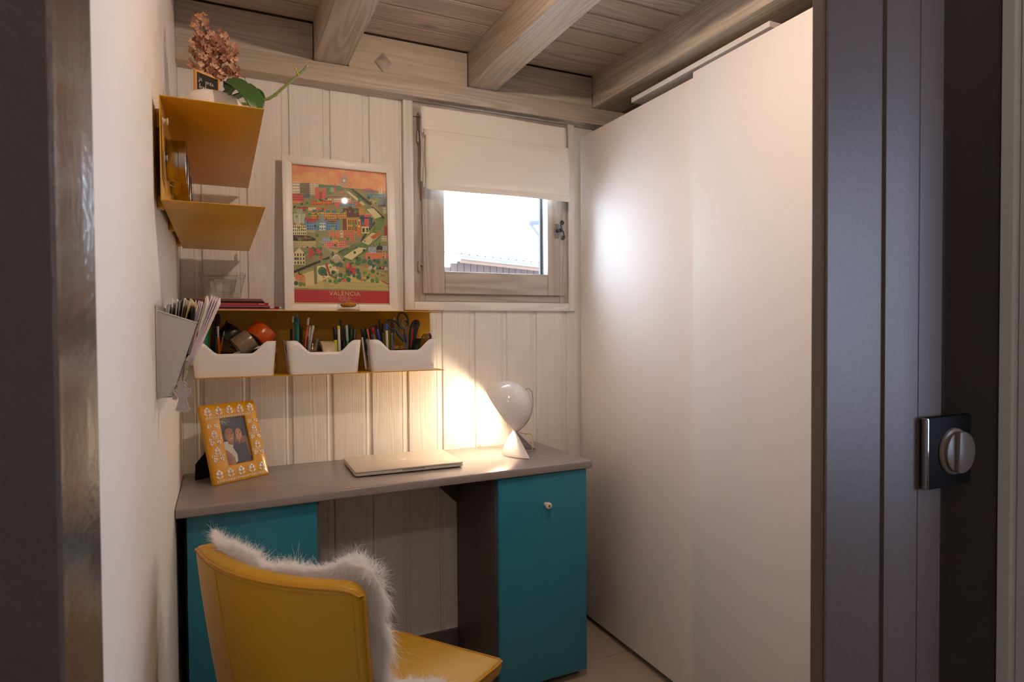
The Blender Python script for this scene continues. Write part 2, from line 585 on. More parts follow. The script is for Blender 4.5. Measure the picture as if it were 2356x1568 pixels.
GX0, GX1, GZ0, GZ1 = .9005, 1.3475, 1.4740, 1.975
ys = 2.272
MB().box((SX0, ys, SZ0), (GX0-.0006, ys+.062, SZ1), .003).build('sash_stile', M_winV, win, center=True)
MB().box((GX1+.0006, ys, SZ0), (SX1, ys+.062, SZ1), .003).build('sash_stile', M_winV, win, center=True)
MB().box((GX0, ys, SZ0), (GX1, ys+.062, GZ0), .003).build('sash_rail', M_winX, win, center=True)
MB().box((GX0, ys, GZ1), (GX1, ys+.062, SZ1), .003).build('sash_rail', M_winX, win, center=True)
MB().box((GX0-.005, 2.314, GZ0-.005), (GX1+.005, 2.318, GZ1+.005)).build('glass_pane', M_glass, win)
mb = MB()
mb.box((GX1-.010, 2.319, GZ0), (GX1+.004, 2.333, GZ1))
mb.box((GX0-.004, 2.319, GZ0), (GX0+.004, 2.333, GZ1))
mb.box((GX0, 2.319, GZ0-.004), (GX1, 2.333, GZ0+.004))
mb.build('glazing_gasket', mat('dark_gasket', '#2c3438', .6), win)
for hz in (1.490, 1.975):
    h = MB().tube([(.800, 2.279, hz-.018), (.800, 2.279, hz+.018)], .0055, 10).tube([(.800, 2.279, hz-.022), (.800, 2.279, hz+.022)], .003, 8)
    h.box((.800, 2.277, hz+.004), (.8132, 2.282, hz+.011))
    h.build('hinge', mat('painted_hinge', '#a59c92', .4, metal=.3), win)
# forged iron S handle on an oval rosette
M_iron = mat('blued_iron', '#4b525a', .38, metal=.85, bump=.2, bscale=300)
M_pewter = mat('pewter_rosette', '#8f8d88', .45, metal=.8, bump=.6, bscale=240)
hx, hz = 1.391, 1.6565
hd = MB()
ros = []
for k in range(28):
    a = 2*math.pi*k/28
    r = 1+.09*math.cos(6*a)
    ros.append((hx+.0135*r*math.cos(a), hz+.031*r*math.sin(a)))
hd.prism(ros, 1, ys-.004, ys, 0, None, .0012)
rosette = hd.build('rosette', M_pewter, win)
hd = MB()
hd.tube([(hx, ys, hz), (hx+.001, ys-.012, hz), (hx+.003, ys-.026, hz)], [.0095, .0062, .0085], 12)
pts = []
def spiral(cx, cz, a0, a1, r0, r1, n):
    return [(cx+math.cos(a0+(a1-a0)*i/n)*(r0+(r1-r0)*i/n), cz+math.sin(a0+(a1-a0)*i/n)*(r0+(r1-r0)*i/n)) for i in range(n+1)]
up = spiral(hx+.0085, hz+.030, math.radians(-20-360), math.radians(180), .0022, .0085, 18)
dn = spiral(hx+.0105, hz-.030, math.radians(0), math.radians(-340-180), .0085, .0022, 18)
path = up+[(hx+.002, hz+.016), (hx+.008, hz+.002), (hx+.016, hz-.013), (hx+.0188, hz-.024)]+dn
hd.tube([(p[0], ys-.030, p[1]) for p in path], [.0026]*10+[.0036]*(len(path)-20)+[.0026]*10, 8)
hd.build('handle', M_iron, rosette)
# ---- roman blind
M_blind = cloth('cream_linen', '#faf7f1', .14)
bl = thing('roman_blind', 'cream linen roman blind pulled half up over the window', 'blind', (1.11, 2.24, 2.06))
def sheet(x0, x1, prof, seed, amp=.002):
    rr = random.Random(seed)
    ph = [rr.uniform(0, 6) for _ in range(4)]
    def fn(u, v):
        k = v*(len(prof)-1)
        i = min(int(k), len(prof)-2)
        t = k-i
        y = prof[i][0]*(1-t)+prof[i+1][0]*t
        z = prof[i][1]*(1-t)+prof[i+1][1]*t
        x = x0+(x1-x0)*u
        return (x+.003*math.sin(z*40+ph[3])*(u-.5), y+amp*math.sin(u*5+ph[0])*math.sin(v*3+ph[1])+amp*.5*math.sin(u*11+ph[2]), z+.0015*math.sin(u*6+ph[1]))
    return MB().grid(fn, 40, max(16, 4*len(prof)))
MB().box((.800, 2.232, 2.050), (1.412, 2.262, 2.072), .003).build('head_rail', M_blind, bl)
# upper band
solid(sheet(.797, 1.4085, [(2.228, 2.0735), (2.226, 2.07), (2.224, 2.05), (2.222, 2.02), (2.222, 1.992), (2.226, 1.978)], 1).build('upper_band', M_blind, bl), .0015)
# stacked folds showing at the side, each lower than the last
for k, (y0, zt, zb, xa) in enumerate(((2.246, 2.05, 1.802, .800), (2.238, 2.03, 1.80, .8015), (2.229, 1.992, 1.778, .804))):
    solid(sheet(xa, 1.4115+.001*k, [(y0+.004, zt), (y0, (zt+zb)/2), (y0-.001, zb+.02), (y0+.001, zb)], 3+k).build('fold', M_blind, bl), .0012)
mb = sheet(.803, 1.4135, [(2.224, 1.989), (2.211, 1.984), (2.207, 1.972), (2.208, 1.962)], 9, .0012)
solid(mb.build('fold', M_blind, bl), .0012)
fp = solid(sheet(.8065, 1.417, [(2.216, 1.976), (2.208, 1.972), (2.204, 1.955), (2.203, 1.90), (2.203, 1.84), (2.204, 1.79), (2.206, 1.768)], 12, .0016).build('front_panel', M_blind, bl), .0012)
solid(sheet(.8065, 1.417, [(2.2015, 1.789), (2.2025, 1.779), (2.205, 1.767)], 12, .0016).build('hem', M_blind, bl), .002)

# ---- what is seen through the window
hs = thing('neighbour_house', 'timber clad house with a tiled roof seen through the window', 'house', (6.4, 14.0, 0))
M_clad = wood('sunlit_cladding', '#362821', '#2c201a', 2, .7, .2, 1, 0, 6)
M_clad2 = mat('pale_fascia', '#494643', .7)
hx0 = 5.15
for k in range(26):
    x = hx0+.17*k-.9
    MB().box((x, 14.0, -1), (x+.155, 14.08, 2.85-.062*(x-5.3)+(0 if x > 5.2 else -.62*(5.2-x)))).build('cladding_board', M_clad, hs, center=True)
MB().box((4.1, 14.05, -1), (9.2, 18, 2.2)).build('wall', mat('house_dark', '#16100c', .8), hs)
# roof: sloping tile field with rows, fascia and a bracket end
def roofpt(x, d, h):
    return (x, 13.55+d, 2.845-.062*(x-5.3)+h)
mb = MB().add([roofpt(5.2, 0, 0), roofpt(9.3, 0, 0), roofpt(9.3, 0, .085), roofpt(5.2, 0, .085), roofpt(5.2, .08, 0), roofpt(9.3, .08, 0), roofpt(9.3, .08, .085), roofpt(5.2, .08, .085)],
              [[0, 1, 2, 3], [7, 6, 5, 4], [0, 4, 5, 1], [3, 2, 6, 7], [0, 3, 7, 4], [1, 5, 6, 2]])
mb.build('fascia', M_clad2, hs, smooth=0)
MB().add([roofpt(5.2, .03, -.075), roofpt(9.3, .03, -.075), roofpt(9.3, .03, -.001), roofpt(5.2, .03, -.001), roofpt(5.2, .09, -.075), roofpt(9.3, .09, -.075), roofpt(9.3, .09, -.001), roofpt(5.2, .09, -.001)],
         [[0, 1, 2, 3], [7, 6, 5, 4], [0, 4, 5, 1], [3, 2, 6, 7], [0, 3, 7, 4], [1, 5, 6, 2]]).build('soffit_board', mat('orange_soffit', '#46301e', .7), hs, smooth=0)
M_rtile = mat('grey_roof_tile', '#434042', .7)
for k in range(22):
    x = 5.0+.2*k
    MB().add([roofpt(x, -.03, .10), roofpt(x+.18, -.03, .10), roofpt(x+.18, 3.5, .62), roofpt(x, 3.5, .62), roofpt(x, -.03, .14), roofpt(x+.18, -.03, .14), roofpt(x+.18, 3.5, .66), roofpt(x, 3.5, .66)],
             [[0, 3, 2, 1], [4, 5, 6, 7], [0, 1, 5, 4], [1, 2, 6, 5], [2, 3, 7, 6], [3, 0, 4, 7]]).build('roof_tile', M_rtile, hs, smooth=0)
MB().box((4.1, 14.0, -1), (4.3, 14.2, 2.3)).build('corner_post', M_clad2, hs)
for zz in ((5.05, 2.42, .75), (6.35, 2.36, .8)):
    MB().box((zz[0], 13.93, 1.2), (zz[0]+zz[2], 14.0, zz[1]), .01).build('shutter', M_clad2, hs)
ev = thing('eave_bracket', 'pale grey metal eave bracket outside the window', 'bracket', (2.0, 2.52, 1.95))
a_, b_, c_ = at(1218, 513, 3.4), at(1300, 511, 3.4), at(1246, 545, 3.4)
MB().tube([a_, b_, b_+Vector((.05, -.9, 0))], .016, 8).build('arm', mat('eave_grey', '#343a40', .6), ev)
MB().tube([a_, a_.lerp(c_, .75)+Vector((-.004, 0, -.006)), c_, c_+Vector((.4, -.9, -.3))], .010, 8).build('strut', mat('eave_pale_grey', '#3c4248', .6), ev)

# ---- wardrobe
wd = thing('wardrobe', 'tall white wardrobe with two plain sliding doors along the right wall', 'wardrobe', (1.8, 1.43, 0))
MB().box((1.515, 1.552, .030), (1.541, 2.287, 2.0612), .0015).build('door', M_lacquer, wd)
MB().box((1.486, .62, .030), (1.5115, 1.5565, 2.0625), .0015).build('door', M_lacquer, wd)
mb = MB()
mb.box((1.57, .60, .0), (2.13, 2.285, .05))
mb.box((1.5425, .60, 2.02), (2.13, 2.285, 2.045))
mb.box((1.5425, .60, .05), (2.13, .62, 2.02))
mb.box((1.5425, 2.27, .05), (2.13, 2.285, 2.02))
mb.box((2.11, .62, .05), (2.13, 2.27, 2.02))
mb.build('carcass', M_carcass, wd)
MB().box((1.552, 1.312, 2.112), (1.83, 1.974, 2.130), .002).build('top_board', M_lacquer, wd)
for yy in (1.36, 1.88):
    MB().box((1.66, yy, 2.045), (1.80, yy+.03, 2.112)).build('batten', M_carcass, wd)
# ================================================================== desk
ZD = .7825
dk = thing('desk', 'long taupe painted worktop with a rounded front edge spanning both turquoise cabinets', 'desk', (.65, 2.07, ZD))
def top_fn():
    prof = [(0, -.003), (.0015, -.0008), (.004, 0)]
    mb = MB()
    out = [(.001, 1.852), (1.309, 1.874), (1.297, 2.299), (.001, 2.299)]
    b = bmesh.new()
    A = [b.verts.new((p[0], p[1], ZD-.027)) for p in out]
    B = [b.verts.new((p[0], p[1], ZD)) for p in out]
    b.faces.new(A[::-1]); b.faces.new(B)
    for i in range(4):
        b.faces.new((A[i], A[(i+1) % 4], B[(i+1) % 4], B[i]))
    bmesh.ops.recalc_face_normals(b, faces=b.faces)
    bmesh.ops.bevel(b, geom=b.edges[:], offset=.005, segments=3, profile=.5, affect='EDGES')
    return mb.bm(b)
top_fn().build('worktop', M_top, dk)
MB().prism([(.760, ZD-.0275), (.9425, ZD-.0275), (.9425, .575)], 1, 2.270, 2.293, 0, None, .002).build('brace', M_greyin, dk)
MB().prism([(.368, ZD-.0275), (.43, ZD-.0275), (.368, .66)], 1, 2.05, 2.075, 0, None, .002).build('brace', M_greyin, dk)

def cabinet(x0, x1, z0, label, loc, knob, left):
    t = thing('desk_cabinet', label, 'cabinet', loc, group=None)
    mb = MB()
    mb.box((x0, 1.905, .028), (x0+.018, 2.281, ZD-.0275), .0015)
    mb.box((x1-.018, 1.905, .028), (x1, 2.281, ZD-.0275), .0015)
    mb.box((x0+.018, 1.91, .028), (x1-.018, 2.281, .046))
    mb.box((x0+.018, 1.91, ZD-.046), (x1-.018, 2.281, ZD-.0275))
    mb.box((x0+.018, 2.272, .046), (x1-.018, 2.281, ZD-.046))
    mb.box((x0+.003, 1.93, 0), (x1-.008, 2.281, .028))
    mb.build('body', M_greyin, t)
    d = MB().box((x0+.004 if not left else x0, 1.885, z0), (x1, 1.9035, ZD-.0305), .0025).build('door', M_teal, t)
    kb = MB().lathe([(.0, .0), (.0075, 0), (.006, .004), (.0055, .010), (.009, .014), (.0118, .020), (.0105, .026), (.005, .029), (.0, .0295)], 20, 0,
                    Matrix.Translation((knob[0], 1.8855, knob[1])) @ Matrix.Rotation(math.radians(90), 4, 'X'))
    k = kb.build('knob', mat('cream_ceramic_knob', '#e3d9cc', .25), d)
    MB().lathe([(.0, .0), (.0048, 0), (.0042, .0012), (.0, .0018)], 14, 0,
               Matrix.Translation((knob[0], 1.8563, knob[1])) @ Matrix.Rotation(math.radians(90), 4, 'X')).build('screw_cap', M_steel, k)
    return t
cabinet(.943, 1.2895, .032, 'turquoise door desk cabinet at the right beside the wardrobe', (1.116, 2.08, 0), (1.125, .647), False)
cabinet(.026, .3660, .032, 'turquoise door desk cabinet behind the mustard chair', (.196, 2.08, 0), (.2135, .596), True)

# ------------------------------------------------------------------ laptop
lp = thing('laptop', 'closed silver laptop lying on the taupe desk', 'laptop', (.682, 2.11, ZD+.0005), (0, 0, math.radians(-1.5)))
def rrect(w_, d_, r, n=6):
    out = []
    for cx, cy, a0 in ((w_/2-r, d_/2-r, 0), (-w_/2+r, d_/2-r, 90), (-w_/2+r, -d_/2+r, 180), (w_/2-r, -d_/2+r, 270)):
        for i in range(n+1):
            a = math.radians(a0+90*i/n)
            out.append((cx+r*math.cos(a), cy+r*math.sin(a)))
    return out
MB().prism(rrect(.364, .253, .012), 2, .0035, .0125, 0, None, .0018).build('base', M_alu, lp, world=False)
MB().prism(rrect(.345, .235, .012), 2, .001, .0035).build('underside', M_black, lp, world=False)
ld = MB().prism(rrect(.364, .253, .012), 2, .0134, .0185, 0, None, .0018).build('lid', M_alu, lp, world=False)
MB().box((-.03, -.1271, .0098), (.045, -.1262, .0124)).build('finger_notch', M_chrome, lp, world=False)
ap = [(0, .62), (.18, .70), (.42, .66), (.60, .46), (.46, .30), (.40, .08), (.48, -.14), (.64, -.26), (.52, -.56), (.34, -.78), (.16, -.74), (0, -.68), (-.16, -.74), (-.34, -.78), (-.54, -.54), (-.66, -.16), (-.64, .22), (-.48, .56), (-.24, .70)]
lf = [(-.02, .80), (.06, 1.06), (.28, 1.22), (.27, 1.0), (.14, .84)]
s_ = .021
MB().prism([(-x*s_, -y*s_) for x, y in ap], 2, .01852, .01872).prism([(-x*s_, -y*s_) for x, y in lf], 2, .01852, .01872).build('logo', mat('pale_logo', '#f4f1ec', .25), ld, world=False)

# ------------------------------------------------------------------ desk lamp: one twisted white shell
apex = Vector((1.112, 2.105, .8660))
R3 = Vector((math.cos(YAW), -math.sin(YAW), 0)); D3 = Vector((math.sin(YAW), math.cos(YAW), 0))
lamp = thing('desk_lamp', 'glossy white helmet shaped desk lamp glowing on the desk near the window', 'lamp', (1.13, 2.09, ZD))
tipF, tipB = Vector((1.119, 1.990, ZD+.0006)), Vector((1.222, 2.150, ZD+.0006))
cen = (tipF+tipB)/2
e1 = (tipF-cen)
e2 = Vector((-.852, .523, 0)).normalized()
e2 = Vector((e1.y, -e1.x, 0)).normalized()
if e2.x > 0:
    e2 = -e2
rad2 = .112
def base_fn(u, v):
    th = math.pi*u
    rim = cen+e1*math.cos(th)+e2*math.sin(th)*rad2
    rim.z = ZD+.0006
    bul = math.sin(th)
    t = v
    s = (1-t)*(1-bul*.8)+(1-t**2.2)*bul*.8
    p = Vector((apex.x, apex.y, 0)).lerp(Vector((rim.x, rim.y, 0)), s)
    return (p.x, p.y, ZD+.0006+(apex.z+.004-ZD)*t)
solid(MB().grid(base_fn, 40, 22).build('base', M_whiteg, lamp), .003)
nrm = (-.82*R3+Vector((0, 0, -.57))).normalized()      # direction the shade opens to
mlow = (.57*R3+Vector((0, 0, -.82))).normalized()
rimR = .0925
scen = apex+Vector((0, 0, .003))-mlow*rimR-nrm*.037
axA, axB = nrm, mlow
axC = nrm.cross(mlow)
def dome_fn(u, v):
    a = 2*math.pi*u
    h = -.083+(.083+.037)*v if v > .0 else -.083
    # denser rings near the pole
    ang = (1-v)*math.pi/2
    if v <= .75:
        q = v/.75
        h = -.083*math.cos(q*math.pi/2)
        r = .0905*math.sin(q*math.pi/2)
    else:
        q = (v-.75)/.25
        h = .037*q
        r = .0905+(rimR-.0905)*q
    return scen+nrm*h+(mlow*math.cos(a)+axC*math.sin(a))*r
shade = solid(MB().grid(dome_fn, 56, 32, wrap=True).build('lamp_shade', M_whiteg, lamp, smooth=60), .003, 1)
bp = scen-nrm*.01
sk = MB().tube([scen-nrm*.080, scen-nrm*.045], .014, 16).build('lamp_socket', M_white, shade)
bulb = MB().lathe([(.0, -.022), (.010, -.020), (.017, -.008), (.018, .004), (.012, .016), (.0, .021)], 20, 0, Matrix.Translation(scen-nrm*.022)).build('bulb', emit('lit_bulb', (1, .75, .45), 9.0), shade)
light('desk_lamp_bulb', 'POINT', scen-nrm*.004, 7.5, (1.0, .74, .48), shadow_soft_size=.026)
# cable looping from the back of the shade and along the desk
q0 = scen+R3*.0615+Vector((0, 0, .034))
def cp(dx, dz, dd=0.):
    return scen+R3*dx+Vector((0, 0, dz))+D3*dd
loop = [cp(.0625, .055), cp(.069, .061), cp(.080, .060), cp(.088, .048), cp(.0915, .026), cp(.0915, -.004, -.004), cp(.086, -.030, -.01), cp(.075, -.054, -.018), cp(.059, -.075, -.02), cp(.042, -.090, -.015), cp(.026, -.104, -.004)]
MB().tube(loop, .0016, 8).build('power_cable', mat('grey_cable', '#9d978f', .4), lamp)
MB().lathe([(.004, 0), (.0045, .006), (.003, .012)], 12, 0, Matrix.Translation(cp(.057, .050))).build('cable_gland', M_whiteg, lamp)
g0 = atz(1213, 1035, ZD+.003)
desk_c = [apex+R3*.02+D3*.03+Vector((0, 0, -.01)), Vector((1.19, 2.165, .842)), Vector((1.214, 2.17, .838)), Vector((1.219, 2.165, .812)), Vector((1.205, 2.14, .792)), Vector((1.185, 2.115, ZD+.003)), Vector((1.16, 2.13, ZD+.003)), Vector((1.14, 2.20, ZD+.003)), Vector((1.10, 2.262, ZD+.003)), Vector((1.05, 2.275, ZD+.004)), Vector((1.035, 2.268, ZD+.012)), Vector((1.03, 2.27, ZD+.003)), Vector((1.05, 2.285, ZD+.003))]
pp = []
for i in range(len(desk_c)-1):
    a, b = desk_c[i], desk_c[i+1]
    pa, pb = desk_c[max(i-1, 0)], desk_c[min(i+2, len(desk_c)-1)]
    for k in range(5):
        t = k/5
        pp.append(.5*((2*a)+(b-pa)*t+(2*pa-5*a+4*b-pb)*t*t+(-pa+3*a-3*b+pb)*t**3))
MB().tube(pp, .0016, 8).build('power_cable', mat('clear_cable', '#c9ab86', .35), lamp)

# ------------------------------------------------------------------ photo frame
fw, fh, ft = .1895, .25, .014
pf = thing('photo_frame', 'ochre ceramic photo frame with white flowers leaning back on the desk', 'picture frame', (.0945, 2.0765, ZD+.0005), (0, 0, math.radians(32.0)))
Mt = Matrix.Rotation(-.31, 4, 'X')        # lean back
M_ochre = mat('glazed_ochre', '#cc9216', .18, coat=.4, bump=.08, bscale=60)
M_cream = mat('glazed_cream', '#e8ddcd', .2, coat=.4)
M_brown = mat('brown_stamen', '#5b4320', .5)
ox0, ox1, oz0, oz1 = .0570, .1460, .0535, .2020      # photo opening
def frame_ring():
    b = bmesh.new()
    n = 5
    def rr_(x0, z0, x1, z1, r):
        o_ = []
        for cx, cz, a0 in ((x1-r, z1-r, 0), (x0+r, z1-r, 90), (x0+r, z0+r, 180), (x1-r, z0+r, 270)):
            for i in range(n):
                a = math.radians(a0+90*i/(n-1))
                o_.append((cx+r*math.cos(a), cz+r*math.sin(a)))
        return o_
    loops = []
    for (ins, yy) in ((.0, ft), (.0, .003), (.001, .001), (.003, 0)):
        loops.append([b.verts.new((p[0], yy, p[1])) for p in rr_(ins, ins, fw-ins, fh-ins, .005)])
    for (ex, yy) in ((.0025, 0), (.0008, .001), (.0, .003), (.0, ft)):
        loops.append([b.verts.new((p[0], yy, p[1])) for p in rr_(ox0-ex, oz0-ex, ox1+ex, oz1+ex, .006)])
    m_ = len(loops[0])
    for i in range(len(loops)):
        A, B = loops[i], loops[(i+1) % len(loops)]
        for k in range(m_):
            b.faces.new((A[k], A[(k+1) % m_], B[(k+1) % m_], B[k]))
    bmesh.ops.recalc_face_normals(b, faces=b.faces)
    return b
MB().bm(frame_ring(), 0, Mt).build('frame', M_ochre, pf, world=False, smooth=50)
def blob(x, z, rx, rz, h=.0022, rot=0., n=14):
    'raised glaze pad lying on the frame face'
    mb = MB()
    vs, fs = [], []
    for ring, (k, yy) in enumerate(((1., .0004), (.88, -h*.75), (.55, -h), (.0, -h*1.05))):
        for i in range(n):
            a = 2*math.pi*i/n
            u, v = rx*k*math.cos(a), rz*k*math.sin(a)
            vs.append((x+u*math.cos(rot)-v*math.sin(rot), yy, z+u*math.sin(rot)+v*math.cos(rot)))
    for r in range(3):
        for i in range(n):
            fs.append([r*n+i, (r+1)*n+i, (r+1)*n+(i+1) % n, r*n+(i+1) % n])
    return mb.add(vs, fs)
def flower(x, z, s=1., rot=0., tulip=True):
    mb = MB()
    def put(u, v, rx, rz, r_=0.):
        q = rot
        mb.add(*[(blob(x+s*(u*math.cos(q)-v*math.sin(q)), z+s*(u*math.sin(q)+v*math.cos(q)), rx*s, rz*s, .0022*s, r_+q)).__getattribute__(k) for k in ('v', 'f')])
    put(0, .0035, .0056, .0062)
    put(-.0042, .0022, .0036, .0046)
    put(.0042, .0022, .0036, .0046)
    put(0, .0075, .0034, .0036)
    if tulip:
        put(-.0048, -.0058, .0022, .0050, math.radians(48))
        put(.0048, -.0058, .0022, .0050, math.radians(-48))
    o = mb
    st = MB()
    c0 = (x, z)
    def ln(u0, v0, u1, v1, w_=.00045):
        q = rot
        f = lambda u, v: (x+s*(u*math.cos(q)-v*math.sin(q)), -.0026*s, z+s*(u*math.sin(q)+v*math.cos(q)))
        st.tube([f(u0, v0), f(u1, v1)], w_, 5)
    ln(0, -.002, 0, .004); ln(0, .003, -.0028, .0055); ln(0, .003, .0028, .0055); ln(0, .004, 0, .0062)
    MB_o = MB(); MB_o.v = [Mt @ v for v in o.v]; MB_o.f = o.f; MB_o.mi = o.mi
    MB_s = MB(); MB_s.v = [Mt @ v for v in st.v]; MB_s.f = st.f; MB_s.mi = st.mi
    a = MB_o.build('flower', M_cream, pf, world=False, smooth=60)
    c2 = MB_s.build('stamen', M_brown, a, world=False)
for k in range(5):
    flower(.021+.0368*k, .2265, 1.42)
for k in range(5):
    flower(.021+.0368*k, .0300, 1.42)
for side in (.0290, .1680):
    for zc, zt in ((.1785, .1555), (.1260, .1025), (.0735, .051)):
        flower(side-.0092, zc, 1.0, math.radians(35), False)
        flower(side+.0092, zc, 1.0, math.radians(-35), False)
        if zt > .06:
            flower(side, zt, 1.22)
bars = MB()
def bar_row(x0, x1, z, n):
    for i in range(n):
        x = x0+(x1-x0)*i/(n-1)
        m_ = blob(x, z, .0018, .0048, .0022, math.radians(-8), 8)
        bars.add(m_.v, m_.f, 0, Mt)
bar_row(.012, .178, .2065, 28)
bar_row(.012, .178, .0095, 28)
for side in (.0290, .1680):
    for z in (.1405, .0880):
        bar_row(side-.019, side+.019, z, 7)
rowo = bars.build('dash_border', M_cream, pf, world=False, smooth=60)
rowo['kind'] = 'stuff'
MB().box((ox0-.004, .009, oz0-.004), (ox1+.004, .0135, oz1+.004), 0, 0, Mt).build('backing', M_soft, pf, world=False)
MB().box((ox0-.002, .0060, oz0-.002), (ox1+.002, .0064, oz1+.002), 0, 0, Mt).build('glass', M_pglass, pf, world=False)
# easel leg: black board hinged at the back
yb = .116
MB().add([Mt @ Vector((.050, ft+.0005, .150)), Mt @ Vector((.140, ft+.0005, .150)), (.150, yb+.003, 0), (.009, yb+.003, 0), (.006, yb-.006, .052),
          Mt @ Vector((.050, ft+.0035, .150)), Mt @ Vector((.140, ft+.0035, .150)), (.150, yb+.006, 0), (.009, yb+.006, 0), (.006, yb-.003, .052)],
         [[0, 1, 2, 3, 4], [9, 8, 7, 6, 5], [0, 5, 6, 1], [1, 6, 7, 2], [2, 7, 8, 3], [3, 8, 9, 4], [4, 9, 5, 0]]).build('easel_leg', M_soft, pf, world=False, smooth=0)

# ------------------------------------------------------------------ painted prints (flat coloured cells)
class Ras:
    def __init__(s, w_, h, bgc):
        s.w, s.h = w_, h
        s.a = np.zeros((h, w_, 3))
        s.a[:] = s.c(bgc)
        s.X, s.Y = np.meshgrid((np.arange(w_)+.5)/w_, (np.arange(h)+.5)/h)
    def c(s, h):
        if isinstance(h, str):
            h = h.lstrip('#')
            return np.array([int(h[i:i+2], 16)/255 for i in (0, 2, 4)])
        return np.array(h)
    def poly(s, pts, col):
        inside = np.zeros(s.X.shape, bool)
        n = len(pts)
        for i in range(n):
            x0, y0 = pts[i]
            x1, y1 = pts[(i+1) % n]
            if y0 == y1:
                continue
            cnd = ((y0 > s.Y) != (y1 > s.Y)) & (s.X < (x1-x0)*(s.Y-y0)/(y1-y0)+x0)
            inside ^= cnd
        s.a[inside] = s.c(col)
    def rect(s, x0, y0, x1, y1, col):
        s.a[max(0, round(y0*s.h)):max(0, round(y1*s.h)), max(0, round(x0*s.w)):max(0, round(x1*s.w))] = s.c(col)
    def ell(s, cx, cy, rx, ry, col, al=1.):
        k = ((s.X-cx)/rx)**2+((s.Y-cy)/ry)**2 < 1
        s.a[k] = s.a[k]*(1-al)+s.c(col)*al
    def line(s, x0, y0, x1, y1, wd_, col):
        d = np.hypot(x1-x0, (y1-y0)*s.h/s.w)
        ux, uy = (x1-x0)/d, (y1-y0)*s.h/s.w/d
        px_, py_ = s.X-x0, (s.Y-y0)*s.h/s.w
        t = px_*ux+py_*uy
        q = np.abs(px_*uy-py_*ux)
        s.a[(t > 0) & (t < d) & (q < wd_)] = s.c(col)
    def mesh(s, name, fn, parent, material):
        'one quad per cell; colour stored per face'
        w_, h = s.w, s.h
        xs = np.linspace(0, 1, w_+1); ys_ = np.linspace(0, 1, h+1)
        U, V = np.meshgrid(xs, ys_)
        P = fn(U.ravel(), V.ravel())
        i = np.arange(w_); j = np.arange(h)
        I, J = np.meshgrid(i, j)
        k = (J*(w_+1)+I).ravel()
        faces = np.stack([k, k+w_+1, k+w_+2, k+1], 1)
        me = bpy.data.meshes.new(name)
        me.vertices.add(len(P)); me.vertices.foreach_set('co', P.astype(np.float32).ravel())
        me.loops.add(faces.size); me.loops.foreach_set('vertex_index', faces.ravel().astype(np.int32))
        me.polygons.add(len(faces))
        me.polygons.foreach_set('loop_start', (np.arange(len(faces))*4).astype(np.int32))
        me.update(calc_edges=True)
        a = s.a.reshape(-1, 3)
        l_ = np.where(a <= .04045, a/12.92, ((a+.055)/1.055)**2.4)
        at_ = me.attributes.new('ink', 'FLOAT_COLOR', 'FACE')
        at_.data.foreach_set('color', np.concatenate([l_, np.ones((len(l_), 1))], 1).astype(np.float32).ravel())
        me.materials.append(material)
        o = bpy.data.objects.new(name, me)
        C.objects.link(o)
        o.parent = parent
        WL[o.name] = WL[parent.name].copy()
        return o
M_print = printed('ink_print', .5)
M_photo = printed('photo_print', .3)
# couple in the framed photograph
P = Ras(110, 172, '#2a3342')
P.a *= (1.15-.35*P.Y[..., None])
rs = random.Random(3)
for k in range(90):
    x, yv = abs(rs.gauss(.12, .14)), abs(rs.gauss(.05, .05))
    P.ell(x, yv, .018, .010, rs.choice(['#8b8f86', '#b9b7a4', '#50595c']))
P.poly([(.70, 0), (1, 0), (1, .12)], '#4a3722')
P.ell(.66, .50, .19, .10, '#8a5a44'); P.ell(.88, .62, .12, .20, '#7d4f3e')      # woman's shoulder and arm
P.poly([(.84, .52), (.98, .62), (1.0, .88), (.9, .9), (.84, .7)], '#87563f')
P.poly([(.42, .58), (.55, .54), (.66, .58), (.86, .57), (.9, .78), (.93, 1), (.36, 1), (.38, .74)], '#262a33')
P.poly([(.54, .48), (.70, .48), (.67, .60), (.58, .60)], '#9a6a51')
P.poly([(.53, .50), (.56, .50), (.64, .60), (.60, .61)], '#20242b'); P.poly([(.73, .49), (.70, .50), (.62, .60), (.66, .61)], '#20242b')
P.ell(.64, .325, .155, .125, '#4a382a'); P.ell(.65, .375, .125, .125, '#b37c5f'); P.ell(.64, .40, .095, .095, '#c08a6b')
for ex in (.59, .71):
    P.ell(ex, .355, .024, .008, '#3a2820'); P.ell(ex, .338, .034, .005, '#5b4030')
P.poly([(.645, .36), (.665, .41), (.63, .41)], '#a06c50'); P.ell(.65, .44, .045, .012, '#7a3a34'); P.ell(.65, .437, .032, .006, '#d8c4b4')
P.ell(.12, .60, .25, .10, '#c9c7bb')
P.poly([(0, .52), (.18, .55), (.36, .66), (.46, .80), (.44, .95), (.2, 1.0), (0, .9)], '#bfc3ba')
P.poly([(0, .66), (.12, .68), (.34, .84), (.36, 1), (0, 1)], '#9c6a52'); P.poly([(0, .72), (.2, .84), (.24, 1), (0, 1)], '#86563f')
P.poly([(.22, .46), (.44, .50), (.40, .60), (.20, .56)], '#8c5a42')
P.ell(.28, .31, .185, .135, '#201a18'); P.ell(.31, .375, .165, .155, '#9b6548'); P.ell(.33, .41, .13, .12, '#ab7455'); P.ell(.14, .39, .028, .035, '#8a573e')
P.ell(.31, .275, .14, .05, '#9b6548')
for ex in (.27, .40):
    P.ell(ex, .35, .027, .009, '#2a1a14'); P.ell(ex, .331, .038, .006, '#2c1c15')
P.poly([(.335, .355), (.365, .42), (.315, .42)], '#8c5a42'); P.ell(.345, .46, .065, .018, '#7d3d34'); P.ell(.345, .457, .05, .010, '#e2d5c8')
